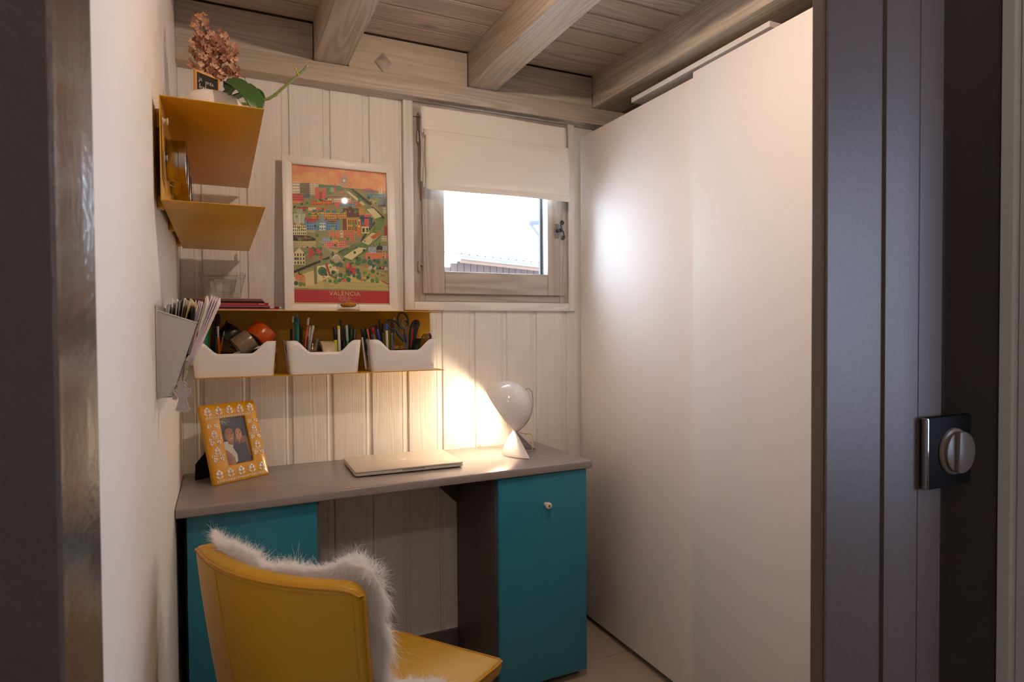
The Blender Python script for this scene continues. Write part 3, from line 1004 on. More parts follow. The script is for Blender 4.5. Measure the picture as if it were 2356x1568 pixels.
def photo_fn(U, V):
    x = ox0-.001+(ox1-ox0+.002)*U
    z = oz1+.001-(oz1-oz0+.002)*V
    pts = np.stack([x, np.full_like(x, .0075), z], 1)
    return pts @ np.array(Mt.to_3x3()).T
P.mesh('photograph', photo_fn, pf, M_photo)
# ================================================================== shelves
def sheet_shelf(name, label, loc, A, rot):
    'bent sheet metal: back plate with a top and a bottom plate; local x along the wall, y out of the wall'
    t = thing(name, label, 'shelf', loc, (0, 0, rot))
    L, dep, h, th = A
    mb = MB()
    mb.box((0, 0, 0), (L, .002, h), 0)
    mb.build('back_plate', M_yellow, t, world=False)
    MB().box((0, 0, h-.0001), (L, dep, h+.0018), .0006).build('top_plate', M_yellow, t, world=False)
    MB().box((0, 0, -.0018), (L, dep, .0001), .0006).build('bottom_plate', M_yellow, t, world=False)
    return t
ZB, ZT = 1.1065, 1.3147
# local y must point out of the wall (-Y world): rotate by 180 degrees, so x runs to -X
bs = sheet_shelf('wall_shelf', 'ochre metal wall shelf on the boarded wall holding three white boxes', (.846, 2.2995, ZB), (.806, .1735, ZT-ZB, .002), math.pi)
ls = sheet_shelf('wall_shelf', 'ochre metal wall shelf on the left wall under the white plant pot', (.012, 2.243, 1.5165), (.815, .1955, .2055, .002), -math.pi/2)
for xx in (.08, .40, .72):
    MB().box((xx, -.0118, .16), (xx+.03, 0, .20), .002).build('wall_clip', M_yellow, ls, world=False)
    MB().box((xx, -.0118, -.006), (xx+.03, 0, .02), .002).build('wall_clip', M_yellow, ls, world=False)

# ------------------------------------------------------------------ white storage boxes with wavy sides
def wavy_box(label, cx, cy, w0, w1, d0, d1, h, flip=False):
    t = thing('storage_box', label, 'box', (cx, cy, ZB+.0006), group=None)
    def smooth(a):
        a = min(max(a, 0), 1)
        return a*a*(3-2*a)
    def shell(ins, zb, dh):
        per = []
        n = 6
        # unit rounded rectangle walk: list of (ux, uy, rx, ry) with corner normals
        pts = []
        def seg(x0, y0, x1, y1, k, side):
            for i in range(k):
                t_ = i/k
                pts.append((x0+(x1-x0)*t_, y0+(y1-y0)*t_, 0, 0, side, t_))
        R = .016
        def ring(w_, d_, r):
            out = []
            a_, b_ = w_/2, d_/2
            K, Ks = 64, 18
            for i in range(K):
                t_ = i/K
                out.append((-a_+r+(w_-2*r)*t_, -b_, 'f', t_))
            for i in range(n):
                a = math.radians(-90+90*i/n); out.append((a_-r+r*math.cos(a), -b_+r+r*math.sin(a), 'c', 0))
            for i in range(Ks):
                t_ = i/Ks
                out.append((a_, -b_+r+(d_-2*r)*t_, 'r', t_))
            for i in range(n):
                a = math.radians(0+90*i/n); out.append((a_-r+r*math.cos(a), b_-r+r*math.sin(a), 'c', 0))
            for i in range(K):
                t_ = i/K
                out.append((a_-r-(w_-2*r)*t_, b_, 'b', t_))
            for i in range(n):
                a = math.radians(90+90*i/n); out.append((-a_+r+r*math.cos(a), b_-r+r*math.sin(a), 'c', 0))
            for i in range(Ks):
                t_ = i/Ks
                out.append((-a_, b_-r-(d_-2*r)*t_, 'l', t_))
            for i in range(n):
                a = math.radians(180+90*i/n); out.append((-a_+r+r*math.cos(a), -b_+r+r*math.sin(a), 'c', 0))
            return out
        def hgt(side, t_):
            if side not in 'fb':
                return h+dh
            e = min(t_, 1-t_)
            lo = h*.655
            return lo+(h-lo)*(1-smooth((e-.025)/.25))+dh
        lv = [0, .30, .62, .84, 1]
        bot, top = ring(w0-2*ins, d0-2*ins, R), ring(w1-2*ins, d1-2*ins, R+.003)
        N = len(bot)
        vs, fs = [], []
        for q in lv:
            for k in range(N):
                hz_ = zb+(hgt(top[k][2], top[k][3])-zb)*q
                f_ = hz_/h
                vs.append((bot[k][0]+(top[k][0]-bot[k][0])*f_, bot[k][1]+(top[k][1]-bot[k][1])*f_, hz_))
        for r in range(len(lv)-1):
            for k in range(N):
                s_, t_ = top[k][2], top[k][3]
                if r == 2 and s_ in 'lr' and .30 < t_ < .68:
                    continue
                fs.append([r*N+k, r*N+(k+1) % N, (r+1)*N+(k+1) % N, (r+1)*N+k])
        fs.append(list(range(N))[::-1])
        return MB().add(vs, fs)
    solid(shell(0, .0, 0).build('body', M_white, t, world=False, smooth=45), .0012)
    solid(shell(.0016, .0016, -.0004).build('lining', M_green_in, t, world=False, smooth=45), .0004)
    MB().prism(rrect(w0-.012, d0-.012, .012), 2, -.0005, .003).build('foot_rim', M_white, t, world=False)
    return t
wavy_box('white plastic box of paint brushes and tape rolls, nearest the left wall', .157, 2.212, .228, .246, .146, .164, .111)
wavy_box('white plastic box between the two others on the shelf, with pencils and highlighters', .431, 2.208, .218, .240, .146, .164, .111)
wavy_box('white plastic box of pens and scissors, nearest the window', .700, 2.212, .222, .244, .146, .164, .111)

# ------------------------------------------------------------------ small stationery
def pen(name, label, cat, p0, p1, r, body, cap=None, capl=.3, tip=.6, n=10, group=None, rough=.35, clip=None, flat=False):
    'slender tool standing from p0 (bottom) to p1 (top)'
    p0, p1 = Vector(p0), Vector(p1)
    def m_(c):
        key = 'stationery_'+c.lstrip('#')+('_%d' % int(rough*100))
        return bpy.data.materials.get(key) or mat(key, c, rough)
    q = p1.lerp(p0, capl) if cap else p1
    ax = (p1-p0)
    mb = MB().tube([p0, p0.lerp(p1, .08), q-ax*.004, q], [r*tip, r, r, r*.96], n)
    o = mb.build(name, m_(body), loc=p0)
    tag(o, label, cat, group)
    if cap:
        MB().tube([q+ax*.001, q+ax*.006, p1-ax*.02, p1], [r*1.02, r*1.1, r*1.06, r*.7], n).build('cap', m_(cap), o)
    if clip:
        sd = ax.cross(Vector((0, 1, 0))).normalized()*-1 if False else Vector((0, -1, 0))
        a, b = p1-ax*.03+sd*r*1.3, p1.lerp(p0, capl*.85)+sd*r*1.4
        MB().tube([a, b], r*.28, 6).build('pocket_clip', m_(clip), o)
    return o
def jar(label, cx, cy, r, h, z0):
    t = thing('glass_jar', label, 'jar', (cx, cy, z0))
    MB().lathe([(.0, .003), (r*.9, .003), (r*.97, .008), (r*.97, h*.74), (r*.84, h*.82), (r*.82, h*.86), (r*.88, h*.87), (r*.88, h*.90), (r*.83, h*.91), (r*.87, h*.93), (r*.87, h*.96), (r*.83, h),
                (r*.79, h), (r*.79, h*.83), (r*.92, h*.74), (r*.93, .010), (.0, .006)], 28, closed=False).build('glass_wall', M_jar, t, world=False)
    return t
Z0 = ZB+.0045
def stand(px0, top, Y, zb=None):
    'foot and head of something seen at pixel column px0 below and reaching pixel top'
    a = at(px0[0], px0[1], Y)
    b = at(top[0], top[1], Y)
    return a, b
def foot(x, Y):
    return Vector((at(x, 840, Y).x, Y, Z0))

# box 1
J1 = jar('low glass jar of brushes inside the leftmost white box', .112, 2.212, .030, .066, Z0)
t = thing('paint_tube', 'green glue tube with Reflex lettering standing in the leftmost box', 'tube', (.0835, 2.185, Z0))
p0, p1 = foot(466, 2.185), at(474, 746, 2.185)
MB().tube([p0, p0.lerp(p1, .42)], .0115, 18).build('tube_base', mat('pale_green_plastic', '#5d8a72', .35), t)
MB().tube([p0.lerp(p1, .425), p1], .0115, 18).build('tube_body', mat('green_tube', '#0d7a4c', .3), t)
MB().tube([p1, p1+Vector((0, 0, .003)), p1+Vector((.002, 0, .020))], [.010, .009, .0085], 14).build('cap', M_black, t)
def text(body, size, M, mname, parent, name='lettering', extrude=.0002, shear=0., align='CENTER', spacing=1.0):
    cu = bpy.data.curves.new(name, 'FONT')
    cu.body = body
    cu.size = size
    cu.extrude = extrude
    cu.shear = shear
    cu.align_x = align
    cu.align_y = 'CENTER'
    cu.space_character = spacing
    cu.resolution_u = 3
    tmp = bpy.data.objects.new('tmp', cu)
    C.objects.link(tmp)
    dg = bpy.context.evaluated_depsgraph_get()
    me = bpy.data.meshes.new_from_object(tmp.evaluated_get(dg))
    bpy.data.objects.remove(tmp)
    me.transform(M)
    me.materials.clear()
    me.materials.append(mname)
    o = bpy.data.objects.new(name, me)
    C.objects.link(o)
    o.parent = parent
    return o
def face_M(origin, right, upv):
    'matrix laying text out in the plane of right and up'
    r = Vector(right).normalized(); u = Vector(upv).normalized(); n_ = r.cross(u)
    m_ = Matrix((r, u, n_)).transposed().to_4x4()
    m_.translation = Vector(origin)
    return m_
mid = p0.lerp(p1, .72)
text('Reflex', .016, face_M(mid-WL[t.name]+Vector((-.004, -.0122, 0)), (.08, 0, -1), (1, .0, .08)), mat('white_blue_ink', '#c3d3e6', .4), t, shear=.15)
pen('pencil', 'plain brown wooden pencil right of the green tube in the leftmost box', 'pencil', foot(480, 2.2), at(481, 742, 2.2), .0026, '#7a4a22', None)
pen('marker', 'black handled craft knife beside the brushes in the leftmost box', 'knife', foot(487, 2.205), at(493, 738, 2.205), .0058, '#8b8784', '#10141c', .58, n=6)
pen('pencil', 'grey metal ruler stick in the jar of the leftmost box', 'ruler', foot(494, 2.215), at(497, 776, 2.215), .0032, '#8d8a86', None, n=6)
def brush(label, p0, p1, r, handle, ferrule, bl, br, wide):
    o = thing('paint_brush', label, 'brush', p0)
    p0, p1 = Vector(p0), Vector(p1)
    MB().tube([p0, p0.lerp(p1, .4), p0.lerp(p1, .62)], [r*.6, r, r*.9], 10).build('handle', mat('brush_handle_'+handle.strip('#'), handle, .3), o)
    MB().tube([p0.lerp(p1, .62), p0.lerp(p1, .80)], [r*.95, r*.85], 10).build('ferrule', M_chrome, o)
    a = p1-p0
    MB().tube([p0.lerp(p1, .80), p0.lerp(p1, .86), p0.lerp(p1, .95), p1], [r*.8, r*wide, r*wide*1.15, r*wide*.75], 10).build('bristles', mat('dark_bristle', br, .9), o)
    return o
brush('fat paint brush with dark bristles and orange handle in the leftmost box', foot(506, 2.195), at(500, 722, 2.195), .0042, '#b5611d', 0, .2, '#2a150c', 1.75)
brush('thin slanting paint brush with orange handle in the leftmost box', foot(494, 2.21), at(522, 737, 2.21), .0029, '#b5611d', 0, .12, '#1d120c', .95)
def tape(name, label, c, axis, R, wd_, col, rough, inner=.72):
    t = thing(name, label, 'tape roll', c)
    q = Vector((0, 0, 1)).rotation_difference(Vector(axis).normalized()).to_matrix().to_4x4()
    MB().lathe([(R*inner, -wd_/2), (R*.985, -wd_/2), (R, -wd_/2+.001), (R, wd_/2-.001), (R*.985, wd_/2), (R*inner, wd_/2)], 44, 0, q).build('tape', mat(name+'_'+col.strip('#'), col, rough), t, world=False)
    MB().lathe([(R*inner-.003, -wd_/2), (R*inner, -wd_/2), (R*inner, wd_/2), (R*inner-.003, wd_/2)], 36, 0, q, closed=True).build('core', mat('cardboard', '#9b8266', .8), t, world=False)
    return t
tape('tape_roll', 'black adhesive tape roll at the back of the leftmost box', at(530, 772, 2.245), (.62, .2, .70), .037, .050, '#17140f', .35)
tape('tape_roll', 'shiny grey brown tape roll lying over the front rim of the leftmost box', at(562, 790, 2.172), (.80, .12, .57), .036, .054, '#7b6a58', .22)
tape('tape_roll', 'bright orange tape roll on top of the leftmost box', at(599, 771, 2.208), (.64, .28, .72), .043, .050, '#c0520f', .25)
nb = thing('notepad', 'white notepad slanting under the tape rolls in the leftmost box', 'notepad', (.215, 2.20, Z0))
pa, pb = at(553, 808, 2.19), at(627, 788, 2.19)
MB().box((0, -.035, -.002), ((pb-pa).length*1.25, .035, .002), .0005, 0, Matrix.Translation(pa-Vector((.02, 0, .006))) @ Matrix.Rotation(-math.atan2(pb.z-pa.z, pb.x-pa.x), 4, 'Y')).build('pages', M_paper, nb)
MB().box((0, -.036, -.0032), ((pb-pa).length*1.25, .036, -.0021), .0003, 0, Matrix.Translation(pa-Vector((.02, 0, .006))) @ Matrix.Rotation(-math.atan2(pb.z-pa.z, pb.x-pa.x), 4, 'Y')).build('cover', mat('cream_card', '#d8c9ad', .6), nb)

# box 2
J2 = jar('tall glass jar full of pencils inside the white box between the two others', .4015, 2.212, .0335, .112, Z0)
PG = 'pencils in the glass jar'
for (bx, tx, ty, Y, r, col, cap, cl, kind, lab) in [
    (676, 674, 727, 2.205, .0031, '#6d4c3a', '#d7d3cf', .11, 'pencil', 'brown pencil with white end at the left of the tall jar'),
    (686, 683, 722, 2.222, .0031, '#c9c9c6', '#aeb2b4', .2, 'pencil', 'tallest white pencil at the back of the tall jar'),
    (681, 679, 731, 2.215, .0034, '#0f8471', None, .1, 'pencil', 'shorter of two green pencils in the tall jar'),
    (683, 686, 730, 2.200, .0036, '#0f8471', None, .1, 'pencil', 'taller of two green pencils in the tall jar'),
    (669, 670, 756, 2.225, .0036, '#1a1a1c', None, .1, 'pen', 'short black pen at the left rim of the tall jar'),
    (690, 694, 752, 2.228, .0036, '#19191b', None, .1, 'pen', 'short black pen in the middle of the tall jar'),
    (692, 688, 740, 2.23, .0024, '#6b3a28', None, .1, 'pencil', 'thin red brown pencil leaning in the tall jar'),
    (695, 710, 730, 2.200, .0036, '#c95a12', '#e7e4e0', .14, 'pencil', 'orange pencil with white eraser end leaning in the tall jar'),
    (704, 709, 745, 2.215, .0042, '#5b3d62', '#e6dcc8', .25, 'pen', 'purple pen with cream cap in the tall jar'),
    (706, 714, 748, 2.205, .0034, '#3d66a4', '#d9d6d4', .5, 'pen', 'white and blue pen near the right of the tall jar'),
    (702, 721, 748, 2.196, .0040, '#b9b5b0', '#cfcac4', .18, 'pen', 'silver pen leaning right in the tall jar')]:
    pen(kind, lab, kind, foot(bx, Y), at(tx, ty, Y), r, col, cap, cl)
tape('tape_roll', 'cream parcel tape roll standing in the white box between the two others', Vector((at(750, 800, 2.205).x, 2.205, (Z0+at(750, 784, 2.205).z)/2)), (1, .1, .0), (at(750, 784, 2.205).z-Z0)/2, .044, '#cdbb9c', .3)
bp_ = thing('sticky_notes', 'blue pad lying in front of the cream tape roll', 'notepad', at(765, 812, 2.155))
MB().box((-.042, -.012, -.012), (.042, .014, .0045), .0008, 0, Matrix.Rotation(math.radians(-2), 4, 'Y')).build('pad', mat('blue_pad', '#4a9cc0', .5), bp_, world=False)
J3 = jar('glass jar of markers at the right of the white box between the two others', .497, 2.212, .029, .080, Z0)
for (bx, tx, ty, Y, r, col, cap, cl, kind, lab) in [
    (775, 770, 751, 2.192, .0062, '#c3cf1c', '#17171a', .30, 'highlighter', 'yellow green highlighter with a black cap'),
    (786, 783, 737, 2.225, .0040, '#3a2f34', '#41363c', .25, 'marker', 'dark brown felt pen, tallest behind the highlighter'),
    (781, 778, 752, 2.222, .0040, '#9f9a9c', '#7a2a55', .22, 'pen', 'grey pen with a magenta top behind the highlighter'),
    (783, 779, 749, 2.190, .0050, '#d8d3cd', '#e4cf33', .08, 'glue stick', 'white marker with a yellow end beside the highlighter'),
    (794, 791, 748, 2.20, .0048, '#15151a', '#17171c', .3, 'marker', 'black marker between white marker and green marker'),
    (804, 797, 747, 2.195, .0045, '#0c8a52', '#9fb0a8', .35, 'marker', 'green marker with a pale grey cap'),
    (804, 805, 746, 2.225, .0045, '#1a7a46', '#126035', .3, 'marker', 'dark green marker at the back of the marker jar'),
    (806, 808, 755, 2.198, .0055, '#17a03f', '#101613', .42, 'marker', 'bright green marker with a black cap'),
    (812, 816, 754, 2.205, .0045, '#16181c', '#1b1d22', .3, 'marker', 'black marker with a pocket clip, rightmost in the marker jar')]:
    kn = {'glue stick': 'glue_stick'}.get(kind, kind)
    pen(kn, lab, kind, foot(bx, Y), at(tx, ty, Y), r, col, cap, cl, clip='#8b8b90' if 'clip' in lab else None, tip=.8)

# box 3
J4 = jar('low glass jar holding the scissors in the white box nearest the window', .716, 2.215, .034, .070, Z0)
for (bx, by, tx, ty, Y, r, col, cap, cl, kind, lab) in [
    (842, 0, 831, 757, 2.195, .0032, '#d9d6d2', '#121214', .2, 'pen', 'white pen leaning left at the left end of the pen box'),
    (851, 0, 834, 754, 2.20, .0046, '#141416', '#18181a', .3, 'pen', 'fat black pen leaning left, second from the left end of the pen box'),
    (856, 0, 841, 754, 2.22, .0040, '#8a8a8e', '#101a2a', .25, 'pen', 'grey pen with a dark navy top leaning left in the pen box'),
    (862, 0, 845, 756, 2.19, .0033, '#d06412', '#c8743a', .2, 'pen', 'orange pen leaning left in the pen box'),
    (866, 0, 850, 752, 2.225, .0040, '#1b1a20', '#7c1430', .12, 'pen', 'black pen with a crimson top in the pen box'),
    (868, 0, 858, 748, 2.235, .0040, '#8c8a8a', '#1f7a3c', .12, 'pen', 'grey pen with a green top in the pen box'),
    (874, 0, 857, 752, 2.20, .0050, '#8f7a6e', '#a31a2c', .16, 'pen', 'taupe pen with a red top in the pen box'),
    (876, 0, 866, 748, 2.23, .0040, '#1a1c22', '#1d3a86', .10, 'pen', 'black pen with a blue push button in the pen box'),
    (882, 0, 868, 756, 2.19, .0064, '#e2dfdb', '#1c2e7a', .45, 'correction pen', 'white correction pen with a broad blue top'),
    (872, 0, 854, 768, 2.18, .0044, '#1a1a1c', '#202024', .3, 'pen', 'black pen lying lowest and leaning left in the pen box'),
    (889, 0, 872, 736, 2.21, .0032, '#17171b', '#1b1b20', .42, 'pen', 'slim black pen standing tallest among the pens'),
    (881, 0, 880, 744, 2.232, .0036, '#57802a', '#222418', .2, 'pen', 'olive green pen behind the slim black pen'),
    (892, 0, 889, 743, 2.185, .0046, '#cfd3c2', '#1d5fc2', .16, 'pen', 'pale pen with a bright blue clip top beside the scissors'),
    (900, 0, 902, 740, 2.215, .0046, '#5f6066', '#66262a', .16, 'pen', 'grey and dark red pen behind the scissor handles'),
    (903, 0, 906, 729, 2.24, .0050, '#77787c', '#d9d6d6', .12, 'pen', 'grey pen with a white knob behind the scissor handles')]:
    kn = kind.replace(' ', '_')
    pen(kn, lab, kind, foot(bx, Y), at(tx, ty, Y), r, col, cap, cl, clip='#1d5fc2' if 'bright blue' in lab else None)
# scissors: two looped handles
M_sgrip = mat('grey_scissor_grip', '#45464a', .45)
scs = thing('scissors', 'scissors with grey looped handles standing in the box nearest the window', 'scissors', at(934, 800, 2.2))
def loop(cxy, rx, ry, rot, Y, r, n=26):
    out = []
    for i in range(n+1):
        a = 2*math.pi*i/n
        u, v = rx*math.cos(a), ry*math.sin(a)
        c_ = at(cxy[0]+u*math.cos(rot)-v*math.sin(rot), cxy[1]+u*math.sin(rot)+v*math.cos(rot), Y)
        out.append(c_)
    return out
hA = MB().tube(loop((903, 747), 15.5, 9.5, math.radians(28), 2.2, 1), .0036, 8)
hA.tube([at(911, 757, 2.2), at(918, 769, 2.2), at(930, 784, 2.2)], [.0036, .0085, .0060], 10)
hA.build('handle', M_sgrip, scs)
hB = MB().tube(loop((928, 738), 11.5, 19.5, math.radians(-14), 2.192, 1), .0036, 8)
hB.tube([at(932, 757, 2.192), at(933, 770, 2.192), at(937, 786, 2.192)], [.0036, .0075, .0055], 10)
hB.build('handle', M_sgrip, scs)
MB().add([at(928, 784, 2.198), at(940, 784, 2.198), at(938, 842, 2.198), at(933, 842, 2.198), at(928, 784, 2.2), at(940, 784, 2.2), at(938, 842, 2.2), at(933, 842, 2.2)],
         [[0, 1, 2, 3], [7, 6, 5, 4], [0, 4, 5, 1], [1, 5, 6, 2], [2, 6, 7, 3], [3, 7, 4, 0]]).build('blade', M_steel, scs, smooth=0)
cream = tape('tape_roll', 'small cream tape ring behind the scissor handles', at(932, 744, 2.238), (.15, -1, .1), .0165, .012, '#cfc089', .5, .78)
ck = thing('box_cutter', 'black box cutter with a red slide right of the scissors', 'knife', at(950, 790, 2.21))
out = [(942, 842), (941, 770), (944, 748), (950, 738), (958, 735), (964, 738), (965, 746), (960, 762), (954, 785), (951, 842)]
MB().prism([(at(x, y_, 2.21).x, at(x, y_, 2.21).z) for x, y_ in out][::-1], 1, 2.202, 2.214, 0, None, .0022).build('body', M_black, ck)
MB().add([at(947, 754, 2.2012), at(951, 753, 2.2012), at(950, 778, 2.2012), at(946, 800, 2.2012), at(944, 800, 2.2012)], [[0, 1, 2, 3, 4]]).build('slide', mat('red_slide', '#8c1a16', .4), ck)
MB().tube([at(959, 741, 2.2025), at(959, 742, 2.2005)], .004, 10).build('rivet', mat('brass', '#b08a3c', .3, metal=1), ck)
cp_ = thing('stapler', 'dark amber plastic stapler at the right end of the pen box', 'stapler', at(978, 795, 2.2))
o1 = [(962, 806), (970, 772), (974, 767), (984, 768), (986, 774), (975, 806)]
MB().prism([(at(x, y_, 2.2).x, at(x, y_, 2.2).z) for x, y_ in o1][::-1], 1, 2.186, 2.200, 0, None, .0015).build('jaw', mat('amber_plastic', '#6b4a10', .2), cp_)
o2 = [(972, 806), (980, 768), (989, 766), (992, 772), (991, 792), (984, 806)]
MB().prism([(at(x, y_, 2.215).x, at(x, y_, 2.215).z) for x, y_ in o2][::-1], 1, 2.206, 2.220, 0, None, .0015).build('jaw', mat('dark_maroon_plastic', '#2a1412', .3), cp_)
for (x, y_) in ((975, 776), (986, 775)):
    MB().tube([at(x, y_, 2.1868), at(x, y_, 2.1850)], .0022, 10).build('eyelet', mat('orange_eyelet', '#e59a1a', .3), cp_)

# ------------------------------------------------------------------ magazines and papers on the shelf top
ZS = ZT+.0022
stack = [  # x0, x1, y0, y1, thickness, colour, name, label
    (.035, .318, 2.130, 2.288, .0022, '#e4dedc', 'paper_sheet', 'white card with a curled end at the bottom of the shelf pile'),
    (.04, .288, 2.140, 2.29, .0034, '#d8371c', 'folder', 'thin bright red folder second from the bottom of the pile'),
    (.05, .262, 2.138, 2.285, .0045, '#5b3a40', 'notebook', 'plum brown notebook in the lower half of the pile'),
    (.06, .263, 2.136, 2.285, .0038, '#cf7d90', 'folder', 'pink folder under the thick red book'),
    (.03, .258, 2.140, 2.29, .0095, '#a5161c', 'book', 'thick red book with white spine lettering in the pile'),
    (.02, .246, 2.145, 2.29, .0045, '#1b1716', 'magazine', 'black magazine above the thick red book'),
    (.02, .243, 2.150, 2.29, .0046, '#7d7468', 'magazine', 'grey picture magazine in the upper part of the pile'),
    (.03, .238, 2.152, 2.29, .0024, '#d05a46', 'magazine', 'coral red leaflet near the top of the pile'),
    (.02, .240, 2.150, 2.29, .0022, '#b7a58f', 'paper_sheet', 'beige leaflet on top of the pile under the clear tub')]
z = ZS
for k, (x0, x1, y0, y1, th, col, nm, lab) in enumerate(stack):
    t = thing(nm, lab, 'book' if nm == 'book' else nm.split('_')[0], ((x0+x1)/2, (y0+y1)/2, z))
    m_ = mat('print_'+nm+str(k), col, .4)
    if th > .003:
        MB().box((x0, y0, z), (x1, y1, z+.0006)).box((x0, y0, z+th-.0006), (x1, y1, z+th)).box((x0, y0, z), (x1, y0+.001, z+th)).build('cover', m_, t)
        MB().box((x0+.001, y0+.001, z+.0006), (x1-.0015, y1-.0015, z+th-.0006)).build('pages', M_paper, t)
    else:
        MB().box((x0, y0, z), (x1, y1, z+th-.0002)).build('sheets', m_, t)
    if nm == 'book':
        bars_ = MB()
        rr_ = random.Random(5)
        x = x0+.06
        while x < x1-.035:
            l_ = rr_.uniform(.002, .007)
            bars_.box((x, y0-.0004, z+.0036), (x+l_, y0, z+.0052))
            x += l_+.0014
        bars_.build('spine_text', mat('pale_red_ink', '#dba5a0', .5), t)
        bars_ = MB()
        x = x1-.03
        for l_ in (.0035, .002, .0028, .003, .0022, .003, .0018):
            bars_.box((x, y0-.0004, z+.0034+rr_.uniform(0, .0006)), (x+l_*.8, y0, z+.0062))
            x += l_
        bars_.build('spine_title', mat('cream_ink', '#ead3c4', .5), t)
    z += th
ZP = z
t = pen('marker', 'dark red pen with a clear cap lying beside the white picture frame', 'pen', at(632, 707, 2.17), at(648, 708, 2.17), .0028, '#6b1f24', '#c9c7c8', .35)
# clear fluted tub, upside down
tb = thing('plastic_tub', 'clear faceted plastic tub standing on the pile of magazines', 'tub', (.126, 2.215, ZP))
prof = [(.050, .0), (.0515, .004), (.0545, .012), (.0565, .020), (.0675, .068), (.0695, .070), (.0715, .082)]
NF = 10
vs, fs = [], []
for r, zz in prof:
    for k in range(NF):
        a = 2*math.pi*(k+.5)/NF
        vs.append((r*math.cos(a), r*math.sin(a), zz))
for i in range(len(prof)-1):
    for k in range(NF):
        fs.append([i*NF+k, i*NF+(k+1) % NF, (i+1)*NF+(k+1) % NF, (i+1)*NF+k])
fs.append(list(range(NF))[::-1])
MB().add(vs, fs).build('wall', M_clear, tb, world=False, smooth=20)
prof2 = [(.028, .013), (.031, .022), (.043, .056), (.045, .060)]
vs, fs = [], []
for r, zz in prof2:
    for k in range(NF):
        a = 2*math.pi*(k+.5)/NF
        vs.append((r*math.cos(a), r*math.sin(a), zz))
for i in range(len(prof2)-1):
    for k in range(NF):
        fs.append([i*NF+k, i*NF+(k+1) % NF, (i+1)*NF+(k+1) % NF, (i+1)*NF+k])
fs.append(list(range(NF))[::-1])
MB().add(vs, fs).build('inner_cup', M_clear, tb, world=False, smooth=20)
ribs = MB()
for k in range(NF):
    a = 2*math.pi*(k+.5)/NF
    ribs.tube([(r*math.cos(a), r*math.sin(a), zz) for r, zz in prof[3:]], .0005, 5)
    ribs.tube([(r*math.cos(a), r*math.sin(a), zz) for r, zz in prof2[1:]], .0005, 5)
for r, zz in (prof[-1], prof[4], prof2[-1], prof2[1], prof[1]):
    ribs.tube([(r*math.cos(2*math.pi*(k+.5)/NF), r*math.sin(2*math.pi*(k+.5)/NF), zz) for k in range(NF+1)], .00055, 5)
ribs.build('rib_edges', mat('plastic_edge', '#b3a797', .3), tb, world=False)

# ------------------------------------------------------------------ glass dome paperweight
dm = thing('paperweight', 'clear glass dome paperweight with an amber heart in front of the poster', 'paperweight', (.5145, 2.165, ZS))
MB().lathe([(.0, .0), (.0385, 0), (.0388, .006), (.0372, .016), (.032, .0255), (.023, .032), (.012, .0355), (.0, .0365)], 40).build('dome', M_jar, dm, world=False)
MB().lathe([(.0, .012), (.020, .013), (.026, .017), (.0275, .021), (.022, .0265), (.011, .0305), (.0, .032)], 32).build('amber_heart', mat('amber_glass', '#c8860c', .15, coat=.6), dm, world=False)
MB().lathe([(.0, .0005), (.036, .0005), (.0365, .004), (.0, .0045)], 32).build('base_disc', mat('amber_base', '#a08050', .3), dm, world=False)

# ------------------------------------------------------------------ poster
ps = thing('framed_poster', 'white framed Valencia city poster leaning on the wall above the shelf', 'poster', (.507, 2.214, ZS))
PX0, PX1, PH = -.1930, .1930, .5335
lean = math.atan2(.036, PH)
Mp = Matrix.Rotation(-lean, 4, 'X')
ix0, ix1, iz0, iz1 = -.1620, .1635, .0245, .5045
mb = MB()
def frame_bar(p):
    return MB().prism(p, 1, 0, .019, 0, Mp, .0012)
M_pf = mat('white_picture_frame', '#eeebe6', .35)
frame_bar([(PX0, 0), (PX1, 0), (ix1, iz0), (ix0, iz0)]).build('frame_bar', M_pf, ps, world=False)
frame_bar([(PX1, 0), (PX1, PH), (ix1, iz1), (ix1, iz0)]).build('frame_bar', M_pf, ps, world=False)
frame_bar([(PX1, PH), (PX0, PH), (ix0, iz1), (ix1, iz1)]).build('frame_bar', M_pf, ps, world=False)
frame_bar([(PX0, PH), (PX0, 0), (ix0, iz0), (ix0, iz1)]).build('frame_bar', M_pf, ps, world=False)
MB().box((ix0-.004, .013, iz0-.004), (ix1+.004, .017, iz1+.004), 0, 0, Mp).build('backing', M_paper, ps, world=False)
MB().box((ix0-.002, .0068, iz0-.002), (ix1+.002, .0078, iz1+.002), 0, 0, Mp).build('glass', M_pglass, ps, world=False)
G = Ras(440, 640, '#8d8c52')
def uv(cx, cy):
    tp = 140+.105*(cx-145)
    return ((cx-145)/905, (cy-tp)/(1472-tp))
def gp(pts, col):
    G.poly([uv(*p) for p in pts], col)
def gr(x0, y0, x1, y1, col):
    gp([(x0, y0), (x1, y0), (x1, y1), (x0, y1)], col)
def gc(x, y_, r, col, al=1.):
    u, v = uv(x, y_)
    G.ell(u, v, r/905, r/1290, col, al)
def gl(x0, y0, x1, y1, w_, col):
    a, b = uv(x0, y0), uv(x1, y1)
    G.line(a[0], a[1], b[0], b[1], w_/905, col)
def bld(x0, y0, x1, y1, col, wcol, nx, ny, fx=.5, fy=.5):
    gr(x0, y0, x1, y1, col)
    for i in range(nx):
        for j in range(ny):
            a = x0+(x1-x0)*(i+.5)/nx
            b = y0+(y1-y0)*(j+.5)/ny
            hw, hh = (x1-x0)/nx*fx/2, (y1-y0)/ny*fy/2
            gr(a-hw, b-hh, a+hw, b+hh, wcol)
rg = random.Random(11)
